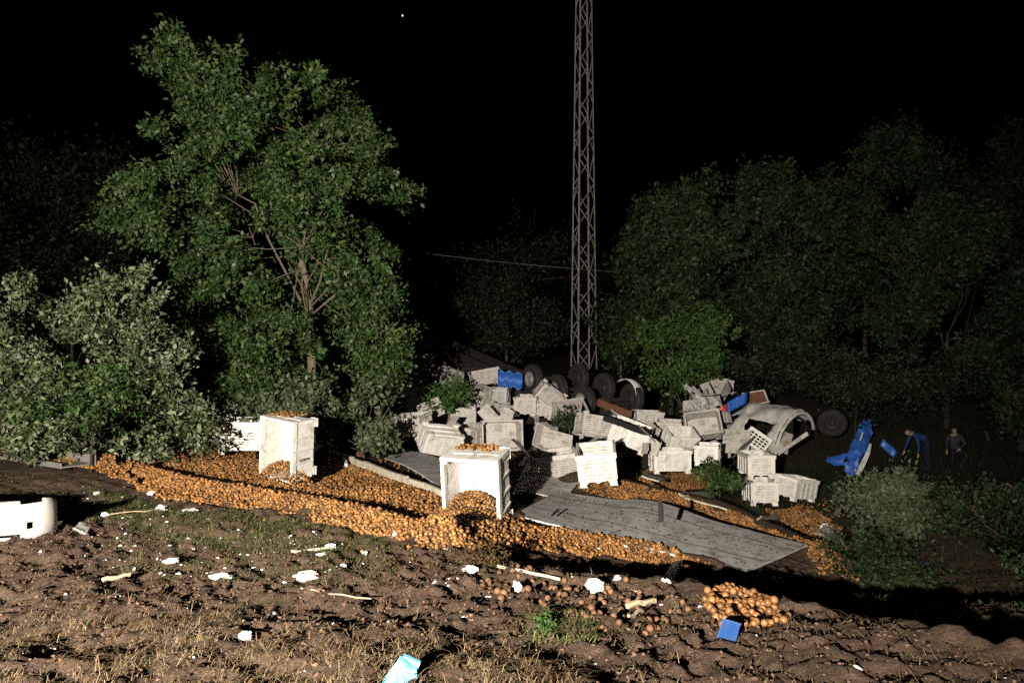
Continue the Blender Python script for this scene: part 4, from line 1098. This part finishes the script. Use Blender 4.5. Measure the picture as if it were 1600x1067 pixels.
for s in (-1, 1):
    link('frame_rail', MB().box((-3.2, s * 0.5, -0.42), (13.5, 0.10, 0.04)).box((-3.2, s * 0.5, -0.58), (13.5, 0.02, 0.30)).box((-3.2, s * 0.5, -0.75), (13.5, 0.10, 0.04)).mesh('frame_rail'), M['chassis'], trail)
for k in range(22):
    x = -9.6 + k * 0.6
    link('crossmember', MB().box((x, 0, -0.72), (0.06, 2.44, 0.12)).mesh('crossmember'), M['chassis'], trail)
link('trailer_bed', MB().box((-3.2, 0, -0.84), (13.7, 2.5, 0.10)).mesh('trailer_bed'), M['chassis'], trail)
for s in (-1, 1):
    link('side_wall', MB().box((-3.2, s * 1.235, -1.35), (13.7, 0.05, 0.95)).mesh('side_wall'), M['chassis'], trail)
link('front_wall', MB().box((3.68, 0, -1.35), (0.06, 2.4, 0.95)).mesh('front_wall'), M['chassis'], trail)
link('mudguard', MB().sheet([[Vector((1.25 + 0.62 * math.cos(R(th)), y, 0.62 * math.sin(R(th)))) for y in (-1.25, -1.1, -0.9)] for th in range(20, 150, 13)], 0.012).mesh('mudguard', True), M['white_paint'], trail)
link('hub_reflector', MB().box((-1.9, 0.9, -0.25), (0.22, 0.04, 0.10)).mesh('hub_reflector'), M['white_paint'], trail)
beam_px('rusty_beam', 'rusty steel beam slanting down from the trailer wheels into the heap', 'beam', (936, 628), (984, 646), 0.16, 0.22, M['rust'], da=24.2, db=23.0)
beam_px('black_beam', 'black bent beam lying across the bright tilted bin', 'beam', (945, 652), (1012, 676), 0.14, 0.16, M['dark'], da=20.6, db=19.6)
beam_px('grey_strut', 'thin grey strut under the black beam', 'strut', (998, 664), (1024, 690), 0.03, 0.03, M['steel'], da=19.2, db=18.6)
tp = P(797, 592, 27.2)
o = link('blue_tarpaulin', MB().sheet([[Vector((-0.42 + 0.085 * i, 0.25 * math.sin(j * 0.5) + 0.05 * math.sin(2.1 * i + j), 0.30 - 0.09 * j + 0.05 * math.sin(1.7 * i + 0.6 * j) - 0.012 * i)) for j in range(7)] for i in range(11)], 0.01).mesh('blue_tarpaulin', True), M['blue_tarp']); o.location = tp
tag(o, 'crumpled blue tarpaulin beside the trailer wheels', 'tarpaulin')

# ------------------------------------------------------------------ torn off white cab
cab = thing('truck_cab', 'crushed white truck cab shell lying on its side behind the bins', 'cab', P(1188, 692, 25.0), (0, R(5), R(-54)))
cab.scale = (1.08, 1.08, 1.08)
NI, NJ = 26, 22
g = []
for i in range(NI + 1):
    s = i / NI; row = []
    for j in range(NJ + 1):
        th = R(-8 + 150 * j / NJ)
        rr = 0.80 + 0.10 * math.sin(2.2 * s) - 0.06 * math.exp(-((s - 0.45) / 0.1) ** 2 - ((j - 9) / 4) ** 2) + 0.02 * math.sin(5 * s + j) + 0.05 * math.sin(17 * s + 1.3 * j) * math.sin(2.1 * j + 6 * s) + random.uniform(-0.012, 0.012)
        prof = 0.55 + 0.45 * min(1.0, s / 0.35)
        row.append(Vector((-1.15 + 2.25 * s + 0.12 * math.sin(th), -math.cos(th) * rr * (0.75 + 0.25 * prof), 0.12 + math.sin(th) * rr * prof * 1.15 + 0.0)))
    g.append(row)
holes = {(i, j) for i in range(4, 8) for j in range(5, 9)} | {(i, j) for i in range(13, 23) for j in range(1, 7)} | {(i, j) for i in range(8, 14) for j in range(15, 18)}
link('shell', MB().sheet(g, 0.03, holes).mesh('shell', True), M['cab_paint'], cab)
arch = [Vector((1.14 + 0.12 * math.sin(R(t)), -math.cos(R(t)) * 0.84, 0.12 + math.sin(R(t)) * 0.97)) for t in range(-8, 160, 8)]
link('windscreen_frame', MB().tube(arch, [0.045] * len(arch), 6).bar((1.2, -0.86, 0.0), (1.7, -0.3, 0.62), 0.05, 0.10).mesh('windscreen_frame'), M['cab_paint'], cab)
link('inner_arch', MB().tube([p * 0.86 + Vector((0.03, 0, 0)) for p in arch], [0.035] * len(arch), 6).mesh('inner_arch'), M['dark'], cab)
link('door_panel', MB().sheet([[Vector((-0.1 + 0.1 * i, -0.86 - 0.04 * math.sin(i), -0.34 + 0.1 * j)) for j in range(4)] for i in range(9)], 0.03).mesh('door_panel', True), M['panel'], cab)
link('side_skirt', MB().sheet([[Vector((-1.2 + 0.14 * i, -0.82 - 0.03 * i, -0.42 + 0.12 * j + 0.05 * math.sin(i))) for j in range(4)] for i in range(8)], 0.03).mesh('side_skirt', True), M['cab_paint'], cab)
link('seat_frame', MB().box((0.55, 0.1, 0.35), (0.5, 0.5, 0.12)).box((0.75, 0.1, 0.62), (0.12, 0.5, 0.5)).mesh('seat_frame'), M['dark'], cab)
# grille piece
gp = thing('white_grille', 'small white grille with dark square holes leaning on the crushed cab', 'grille', P(1176, 697, 23.2), (R(12), R(34), R(-8)))
gp.scale = (1.15,) * 3
gm = wall_mesh('grille_plate', 0.62, 0.42, 5, 4, 0.075, 0, 0.03, set())
link('grille_plate', gm.mesh('grille_plate'), M['bin'], gp)
link('grille_edge', MB().box((0, 0.03, 0.0), (0.66, 0.06, 0.04)).box((-0.31, 0.03, 0.2), (0.04, 0.06, 0.40)).mesh('grille_edge'), M['bin'], gp)
# red and blue body panel
rbp = thing('striped_panel', 'blue body panel with a red tip leaning behind the crushed cab', 'panel', P(1140, 640, 25.2))
pA, pB = P(1116, 652, 25.0) - P(1140, 640, 25.2), P(1168, 622, 25.6) - P(1140, 640, 25.2)
def rb(s0, s1):
    return [[pA.lerp(pB, s0 + (s1 - s0) * i / 6) + Vector((0.02, 0.06 * math.sin(i), -0.14 + 0.09 * j + 0.03 * (s0 + (s1 - s0) * i / 6))) for j in range(5)] for i in range(7)]
link('red_tip', MB().sheet(rb(0, 0.36), 0.02).mesh('red_tip', True), M['red_paint'], rbp)
link('blue_part', MB().sheet(rb(0.365, 1.0), 0.02).mesh('blue_part', True), M['blue_paint'], rbp)
# roof hatch frame behind the cab
hf = thing('hatch_frame', 'open dark hatch with a pale metal frame behind the crushed cab', 'hatch', P(1180, 622, 26.4), (R(60), R(-8), R(10)))
link('hatch_plate', MB().box((0, 0, 0), (0.72, 0.42, 0.02)).mesh('hatch_plate'), M['rust'], hf)
for nm, c, sz in (('frame_bar', (0, 0.22, 0.02), (0.8, 0.03, 0.05)), ('frame_bar', (0, -0.22, 0.02), (0.86, 0.03, 0.05)), ('frame_bar', (0.385, 0, 0.02), (0.03, 0.41, 0.05))):
    link(nm, MB().box(c, sz).mesh(nm), M['white_paint'], hf)
# rubble of rails left of the cab
for k, (a, b, lab) in enumerate([((1062, 643), (1092, 641), 'top rail of the pile of pale rails left of the striped panel'), ((1066, 650), (1096, 648), 'second rail of the pile left of the striped panel'),
                                 ((1068, 657), (1090, 657), 'lowest rail of the pile left of the striped panel'), ((1092, 618), (1150, 613), 'long pale rail under the distant bin')]):
    beam_px('steel_rail', lab, 'rail', a, b, 0.04, 0.03, M['steel'], da=23.0, db=23.4)
for a, b, c_, lab in [((1070, 604), (1098, 612), 0.10, 'crumpled pale metal flap at the front end of the trailer'), ((1085, 622), (1130, 626), 0.2, 'muddy buckled plate stacked below the long pale rail'), ((1085, 637), (1112, 640), 0.16, 'muddy bent plate below the buckled plate')]:
    pa, pb = P(*a, 23.8), P(*b, 24.0)
    o = link('buckled_plate', MB().sheet([[pa.lerp(pb, i / 7) - pa + Vector((0, 0.15 * j, c_ * (0.5 * j - 0.9) + 0.05 * math.sin(2.3 * i + j))) for j in range(4)] for i in range(8)], 0.02).mesh('buckled_plate', False), M['panel']); o.location = pa
    tag(o, lab, 'plate')
plank('white torn sheet below the crushed cab', [(1128, 684), (1140, 672), (1142, 694), (1152, 680)], lift=0.8, m=M['white_paint'], name='torn_sheet', cat='sheet')
# blue front bumper of the truck
bb = P(1330, 735, 24.99); ORI = bb
root = thing('blue_bumper', 'torn bright blue truck bumper standing on end behind the grey green shrub', 'bumper', bb)
def ribbon(pts, wid, side, th):
    g = []
    for (p, w_) in zip(pts, wid):
        g.append([p - ORI + side * (w_ * (j / 6 - 0.5)) * random.uniform(0.8, 1.25) + Vector((random.uniform(-0.03, 0.03), -0.16 * math.sin(math.pi * j / 6) * w_ / 0.4 + random.uniform(-0.07, 0.07), random.uniform(-0.05, 0.05))) for j in range(7)])
    return MB().sheet(g, th, {(random.randrange(len(g) - 1), random.randrange(6)) for _ in range(3)})
cl = [P(1328, 742, 24.57), P(1333, 722, 24.71), P(1340, 702, 24.99), P(1348, 684, 25.42), P(1352, 668, 25.84), P(1354, 656, 26.27)]
def dense(pts, wid, k=3):
    P2, W2 = [], []
    for i_ in range(len(pts) - 1):
        for q_ in range(k): P2.append(pts[i_].lerp(pts[i_ + 1], q_ / k)); W2.append(wid[i_] + (wid[i_ + 1] - wid[i_]) * q_ / k)
    return P2 + [pts[-1]], W2 + [wid[-1]]
cl, cw_ = dense(cl, [0.36, 0.5, 0.6, 0.58, 0.45, 0.22])
link('main_blade', ribbon(cl, cw_, Vector((1, 0.25, -0.25)).normalized(), 0.02).mesh('main_blade'), M['blue_paint'], root)
arm = [P(1290, 716, 25.42), P(1303, 719, 25.13), P(1318, 718, 24.99), P(1332, 712, 24.85)]
link('side_arm', ribbon(arm, [0.22, 0.28, 0.3, 0.28], Vector((0.1, 0.2, 1)).normalized(), 0.02).mesh('side_arm'), M['blue_paint'], root)
link('white_trim', MB().tube([P(1340, 742, 24.42) - ORI, P(1347, 728, 24.49) - ORI, P(1356, 708, 24.64) - ORI, P(1360, 694, 24.85) - ORI], [0.07, 0.085, 0.07, 0.04], 6).mesh('white_trim'), M['white_paint'], root)
link('upper_trim', MB().tube([P(1342, 692, 24.99) - ORI, P(1348, 676, 25.28) - ORI], [0.03, 0.025], 6).mesh('upper_trim'), M['white_paint'], root)
pa, pb = P(1375, 695, 26.13), P(1396, 716, 25.84)
o = link('blue_strip', MB().sheet([[pa.lerp(pb, i / 6) - pa + Vector((0.04 * j, 0.05 * math.sin(i), 0.07 * j)) for j in range(4)] for i in range(7)], 0.012).mesh('blue_strip', True), M['blue_paint']); o.location = pa
tag(o, 'narrow bent blue strip right of the blue bumper', 'strip')
# lone wheel in the dark behind the bumper
lw = P(1300, 660, 27.5)
rt = thing('loose_wheel', 'dark wheel lying in the shade between the cab and the blue bumper', 'wheel', lw, (R(18), 0, R(-20)))
link('tyre', MB().lathe([(0.27, -0.14), (0.36, -0.15), (0.46, -0.14), (0.5, -0.10), (0.5, 0.10), (0.46, 0.14), (0.36, 0.15), (0.27, 0.14), (0.27, -0.14)], 28, 'Y').mesh('tyre', True), M['rubber'], rt)
link('rim', MB().lathe([(0.27, -0.13), (0.24, -0.05), (0.14, -0.03), (0.08, -0.12), (0, -0.12)], 24, 'Y').mesh('rim'), M['chassis'], rt)

# ------------------------------------------------------------------ two people bending over the wreckage in the dark
SKIN = mat('skin', (0.30, 0.20, 0.145), 0.55, 0.35, var=0.05)
def person(label, origin, joints, edges, rad, cloth, heads, hair_col, face_dir, trousers, cut):
    """one continuous skinned body; clothing colours by height along the figure"""
    root = thing('person', label, 'person', origin)
    names = list(joints)
    me = bpy.data.meshes.new('body')
    me.from_pydata([joints[n] for n in names], [(names.index(a), names.index(b)) for a, b in edges], [])
    o = link('body', me, None, root)
    sk = o.modifiers.new('skin', 'SKIN'); sk.use_smooth_shade = True
    for i, n in enumerate(names):
        v = me.skin_vertices[0].data[i]; v.radius = (rad[n], rad[n]); v.use_root = (n == 'pelvis')
    ss = o.modifiers.new('sub', 'SUBSURF'); ss.levels = 2; ss.render_levels = 2
    dg = bpy.context.evaluated_depsgraph_get()
    ev = bpy.data.meshes.new_from_object(o.evaluated_get(dg))
    o.modifiers.clear(); o.data = ev
    ev.materials.clear(); ev.materials.append(cloth); ev.materials.append(trousers); ev.materials.append(SKIN)
    jn = [(n, Vector(joints[n])) for n in names]
    for p in ev.polygons:
        c = Vector(p.center)
        n = min(jn, key=lambda q: (q[1] - c).length / max(0.05, rad[q[0]] ** 0.5))[0]
        p.material_index = 2 if n.startswith(('head', 'hand', 'neck', 'finger', 'thumb', 'nose')) else (1 if n.startswith(('pelvis', 'hip', 'knee', 'ankle', 'toe')) else 0)
        p.use_smooth = True
    # hair cap
    hc = Vector(joints['head']); 
    bm = bmesh.new(); bmesh.ops.create_icosphere(bm, subdivisions=3, radius=rad['head'] * 1.22)
    fd = Vector(face_dir).normalized()
    bmesh.ops.delete(bm, geom=[v for v in bm.verts if v.co.normalized().dot(fd) > 0.35 or v.co.normalized().dot(Vector((0, 0, -1)) * 0.8 + fd * 0.3) > 0.75], context='VERTS')
    hm = bpy.data.meshes.new('hair'); bm.to_mesh(hm); bm.free()
    h = link('hair', hm, hair_col, root); h.location = hc
    # eyes
    sd_ = fd.cross(Vector((0, 0, 1))).normalized()
    for s in (-1, 1):
        bm = bmesh.new(); bmesh.ops.create_icosphere(bm, subdivisions=2, radius=0.014); em = bpy.data.meshes.new('eye'); bm.to_mesh(em); bm.free()
        e = link('eye', em, M['dark'], root); e.location = hc + fd * rad['head'] * 1.0 + sd_ * s * 0.033 + Vector((0, 0, 0.01))
    return root
def hand(j, e, r, nm, wrist, dirv, side):
    """palm, four fingers and a thumb hanging from a wrist"""
    dirv = Vector(dirv).normalized(); sd_ = dirv.cross(Vector(side)).normalized(); w_ = Vector(wrist)
    palm = w_ + dirv * 0.07; j['hand_' + nm] = tuple(palm); r['hand_' + nm] = 0.032
    for k, off in enumerate((-0.03, -0.01, 0.01, 0.03)):
        q = palm + dirv * 0.045 + sd_ * off; tip = q + dirv * (0.05, 0.062, 0.058, 0.045)[k] + Vector(side) * 0.02
        j['finger_%s%d' % (nm, k)] = tuple(q); j['fingertip_%s%d' % (nm, k)] = tuple(tip)
        r['finger_%s%d' % (nm, k)] = 0.009; r['fingertip_%s%d' % (nm, k)] = 0.008
        e += [('hand_' + nm, 'finger_%s%d' % (nm, k)), ('finger_%s%d' % (nm, k), 'fingertip_%s%d' % (nm, k))]
    t1 = palm + sd_ * -0.05 + dirv * 0.0; j['thumb_' + nm] = tuple(t1); j['thumbtip_' + nm] = tuple(t1 + dirv * 0.045 + sd_ * -0.01)
    r['thumb_' + nm] = 0.011; r['thumbtip_' + nm] = 0.009
    e += [('hand_' + nm, 'thumb_' + nm), ('thumb_' + nm, 'thumbtip_' + nm)]
BASE_R = dict(pelvis=0.14, spine=0.135, chest=0.15, neck=0.06, head=0.10, headtop=0.075, nose=0.02, shoulder_a=0.075, elbow_a=0.05, wrist_a=0.034, shoulder_b=0.075, elbow_b=0.05, wrist_b=0.034,
              hip_a=0.10, knee_a=0.068, ankle_a=0.045, toe_a=0.04, hip_b=0.10, knee_b=0.068, ankle_b=0.045, toe_b=0.04)
def gz(x, y): return float(G(x, y))
# person bent at the waist, head toward the bumper (left), blue top
pd = 24.5; o1 = P(1447, 700, pd); o1.z = gz(o1.x, pd)
j = dict(pelvis=(0, 0, 0.92), spine=(-0.16, 0, 1.06), chest=(-0.36, -0.02, 1.12), neck=(-0.50, -0.03, 1.15), head=(-0.60, -0.05, 1.18), headtop=(-0.67, -0.06, 1.22), nose=(-0.66, -0.12, 1.13),
         shoulder_a=(-0.40, -0.19, 1.08), elbow_a=(-0.34, -0.24, 0.80), wrist_a=(-0.36, -0.22, 0.58), shoulder_b=(-0.40, 0.17, 1.08), elbow_b=(-0.46, 0.24, 0.82), wrist_b=(-0.56, 0.2, 0.62),
         hip_a=(0.0, -0.10, 0.86), knee_a=(-0.05, -0.13, 0.48), ankle_a=(0.02, -0.14, 0.07), toe_a=(-0.16, -0.16, 0.04), hip_b=(0.0, 0.10, 0.86), knee_b=(0.02, 0.13, 0.48), ankle_b=(0.12, 0.14, 0.07), toe_b=(-0.06, 0.16, 0.04))
e = [('pelvis', 'spine'), ('spine', 'chest'), ('chest', 'neck'), ('neck', 'head'), ('head', 'headtop'), ('head', 'nose')]
for s in 'ab': e += [('chest', 'shoulder_' + s), ('shoulder_' + s, 'elbow_' + s), ('elbow_' + s, 'wrist_' + s), ('wrist_' + s, 'hand_' + s), ('pelvis', 'hip_' + s), ('hip_' + s, 'knee_' + s), ('knee_' + s, 'ankle_' + s), ('ankle_' + s, 'toe_' + s)]
r1 = dict(BASE_R)
hand(j, e, r1, 'a', j['wrist_a'], (0.0, 0, -1), (-1, 0, 0)); hand(j, e, r1, 'b', j['wrist_b'], (-0.3, 0, -1), (-1, 0, 0))
BLUE_CLOTH = mat('blue_shirt', (0.014, 0.035, 0.12), 0.8, 0.15, var=0.15); NAVY = mat('navy_trousers', (0.014, 0.014, 0.024), 0.85, 0.1); HAIR = mat('dark_hair', (0.02, 0.015, 0.012), 0.6, 0.3)
GREY_CLOTH = mat('dark_grey_jacket', (0.028, 0.026, 0.032), 0.8, 0.15, var=0.2)
person('person in a blue top and dark trousers bending over the wreckage', o1, j, e, r1, BLUE_CLOTH, 1, HAIR, (-0.6, -0.75, -0.35), NAVY, 0.8)
o2 = P(1490, 700, pd + 0.2); o2.z = gz(o2.x, pd + 0.2)
j = dict(pelvis=(0.05, 0.05, 0.52), spine=(0.03, 0.0, 0.70), chest=(0.0, -0.05, 0.90), neck=(-0.03, -0.09, 1.04), head=(-0.06, -0.13, 1.14), headtop=(-0.06, -0.13, 1.22), nose=(-0.11, -0.235, 1.13),
         shoulder_a=(-0.17, -0.03, 0.94), elbow_a=(-0.30, -0.14, 0.72), wrist_a=(-0.36, -0.28, 0.58), shoulder_b=(0.19, -0.06, 0.94), elbow_b=(0.24, -0.20, 0.72), wrist_b=(0.02, -0.32, 0.62),
         hip_a=(-0.06, 0.0, 0.47), knee_a=(-0.2, -0.34, 0.50), ankle_a=(-0.14, -0.16, 0.07), toe_a=(-0.2, -0.34, 0.04), hip_b=(0.15, 0.0, 0.47), knee_b=(0.22, -0.36, 0.46), ankle_b=(0.2, -0.14, 0.07), toe_b=(0.2, -0.32, 0.04))
e = [('pelvis', 'spine'), ('spine', 'chest'), ('chest', 'neck'), ('neck', 'head'), ('head', 'headtop'), ('head', 'nose')]
for s in 'ab': e += [('chest', 'shoulder_' + s), ('shoulder_' + s, 'elbow_' + s), ('elbow_' + s, 'wrist_' + s), ('wrist_' + s, 'hand_' + s), ('pelvis', 'hip_' + s), ('hip_' + s, 'knee_' + s), ('knee_' + s, 'ankle_' + s), ('ankle_' + s, 'toe_' + s)]
r2 = dict(BASE_R)
hand(j, e, r2, 'a', j['wrist_a'], (-0.3, -0.5, -0.8), (1, 0, 0)); hand(j, e, r2, 'b', j['wrist_b'], (-0.6, -0.3, -0.5), (0, 0, 1))
person('person in a dark grey jacket crouching beside the bent person', o2, j, e, r2, GREY_CLOTH, 1, HAIR, (-0.4, -0.9, 0.0), NAVY, 0.6)

# ------------------------------------------------------------------ small uncountable things on the soil
def blades(name, n, regions, L, wdt, m, lean, rng, label, lift=0.0):
    V = []; k = 0
    xs_, ys_ = [], []
    for px4, share in regions:
        pw = poly_world(px4); x0, x1 = min(p[0] for p in pw), max(p[0] for p in pw); y0, y1 = min(p[1] for p in pw), max(p[1] for p in pw)
        need = int(n * share); got = 0
        while got < need:
            x = rng.uniform(x0, x1, need * 3); y = rng.uniform(y0, y1, need * 3)
            ok = in_poly(x, y, pw) & (vnoise(x / 0.5, y / 0.5, 91) + 0.6 * vnoise(x / 0.16, y / 0.16, 92) > rng.uniform(-0.45, 0.3, len(x)))
            x, y = x[ok][:need - got], y[ok][:need - got]; xs_.append(x); ys_.append(y); got += len(x)
            if len(x) == 0: break
    x = np.concatenate(xs_); y = np.concatenate(ys_); n = len(x)
    z = G(x, y) + lift
    a = rng.uniform(0, 2 * np.pi, n); ln = L * (0.4 + 1.0 * rng.random(n)); le = np.clip(lean + 0.07 * rng.normal(size=n) ** 2, 0.02, 1.5)
    dx, dy = np.cos(a), np.sin(a); h = ln * np.sin(le); f = ln * np.cos(le)
    b = np.stack([x, y, z - 0.005], 1)
    m1 = b + np.stack([dx * f * 0.45, dy * f * 0.45, h * 0.65 + 0.018], 1)
    t1 = b + np.stack([dx * f, dy * f, h * 0.9 + 0.006], 1)
    sdv = np.stack([-dy, dx, np.zeros(n)], 1) * (wdt * (0.6 + 0.8 * rng.random(n)))[:, None]
    V = np.stack([b - sdv, b + sdv, m1 + sdv * 0.8, m1 - sdv * 0.8, t1 + sdv * 0.15, t1 - sdv * 0.15], 1).reshape(-1, 3)
    base = (np.arange(n) * 6)[:, None]
    Fc = np.concatenate([base + np.array([[0, 1, 2, 3]]), base + np.array([[3, 2, 4, 5]])])
    o = link(name, np_mesh(name, V, Fc), m)
    tag(o, label, None, kind='stuff')
rng = np.random.default_rng(5)
ALL = [(-40, 830), (200, 800), (560, 850), (760, 875), (1060, 925), (1300, 960), (1660, 1060), (1660, 1100), (-40, 1100)]
blades('dry_straw', 14000, [(ALL, 0.45), ([(-40, 960), (300, 960), (620, 1000), (900, 1030), (900, 1100), (-40, 1100)], 0.55)], 0.12, 0.0020, M['straw'], 0.10, rng, 'dry straw and dead grass strewn over the soil')
blades('green_grass', 20000, [([(140, 760), (300, 795), (470, 820), (585, 840), (640, 870), (560, 880), (300, 850), (140, 815)], 0.62), ([(160, 840), (500, 830), (640, 880), (600, 930), (160, 900)], 0.12), ([(-60, 738), (150, 752), (215, 785), (120, 815), (-60, 800)], 0.06), ([(830, 960), (930, 960), (930, 1010), (830, 1010)], 0.05), ([(1250, 880), (1650, 900), (1650, 1020), (1300, 960)], 0.15)], 0.11, 0.0028, M['grass'], 0.12, rng, 'flattened green grass below the fruit strip')
blades('field_grass', 16000, [([(620, 700), (700, 640), (1100, 640), (1600, 640), (1700, 760), (1500, 900), (1300, 820), (900, 720)], 0.55), ([(-60, 705), (340, 705), (640, 640), (600, 600), (-60, 640)], 0.2), ([(560, 590), (1660, 590), (1660, 640), (560, 640)], 0.25)], 0.22, 0.006, M['leaf_wood'], 1.0, rng, 'rough dark grass of the field around the wreckage')

def scatter_rocks(name, n, regions, r0, r1, m, label, rng, flat=0.7, sub=1):
    bm = bmesh.new(); bmesh.ops.create_icosphere(bm, subdivisions=sub, radius=1.0)
    IV = np.array([v.co[:] for v in bm.verts]); IF = np.array([[v.index for v in f.verts] for f in bm.faces]); bm.free()
    xs_, ys_ = [], []
    for px4, share in regions:
        pw = poly_world(px4); need = int(n * share); got = 0
        x0, x1 = min(p[0] for p in pw), max(p[0] for p in pw); y0, y1 = min(p[1] for p in pw), max(p[1] for p in pw)
        while got < need:
            x = rng.uniform(x0, x1, need * 3); y = rng.uniform(y0, y1, need * 3); ok = in_poly(x, y, pw)
            x, y = x[ok][:need - got], y[ok][:need - got]; xs_.append(x); ys_.append(y); got += len(x)
    x = np.concatenate(xs_); y = np.concatenate(ys_); n = len(x)
    r = r0 + (r1 - r0) * rng.random(n) ** 3
    V = IV[None] * (1 + 0.38 * rng.normal(size=(n, len(IV), 1))) * r[:, None, None]
    V[..., 2] *= flat; V[..., 0] *= (0.7 + 0.8 * rng.random((n, 1)))
    a = rng.random(n) * 6.283; ca, sa = np.cos(a)[:, None], np.sin(a)[:, None]
    vx = V[..., 0] * ca - V[..., 1] * sa; vy = V[..., 0] * sa + V[..., 1] * ca
    V = np.stack([vx + x[:, None], vy + y[:, None], V[..., 2] + (G(x, y) + r * 0.3)[:, None]], -1)
    Fc = (IF[None] + (np.arange(n) * len(IV))[:, None, None]).reshape(-1, 3)
    tag(link(name, np_mesh(name, V.reshape(-1, 3), Fc), m), label, None, kind='stuff')
scatter_rocks('soil_clods', 13000, [(ALL, 1.0)], 0.003, 0.017, M['clod'], 'loose crumbs and clods of brown soil', rng)
scatter_rocks('foam_crumbs', 420, [([(160, 800), (480, 830), (620, 880), (500, 910), (120, 890)], 0.62), ([(120, 750), (280, 790), (200, 820), (130, 800)], 0.12), (ALL, 0.26)], 0.005, 0.026, M['foam'], 'small white foam crumbs sprinkled on the soil', rng, 0.5)
def litter(name, n, regions, size, m, label):
    pts = []
    for px4, share in regions:
        pw = poly_world(px4); x0, x1 = min(p[0] for p in pw), max(p[0] for p in pw); y0, y1 = min(p[1] for p in pw), max(p[1] for p in pw)
        got = 0
        while got < int(n * share):
            x = rng.uniform(x0, x1, n * 3); y = rng.uniform(y0, y1, n * 3); ok = in_poly(x, y, pw); x, y = x[ok][:int(n * share) - got], y[ok][:int(n * share) - got]
            got += len(x); pts.append(np.stack([x, y, G(x, y) + 0.012], 1))
    C = np.concatenate(pts)
    tag(link(name, leaves_mesh(name, C, 1, 0.01, size, rng, 1.2), m), label, None, kind='stuff')
litter('leaf_litter', 7000, [(ALL, 0.75), ([(1250, 800), (1650, 800), (1650, 1000), (1300, 960)], 0.25)], 0.035, M['leaf_dry'], 'dead leaves and bits of bark on the soil')
litter('ground_leaves', 9000, [([(1290, 760), (1660, 740), (1660, 980), (1420, 930), (1300, 880)], 0.7), ([(-60, 640), (330, 660), (340, 705), (-60, 695)], 0.3)], 0.06, M['leaf_wood'], 'low leaves of ground cover under the shrubs')
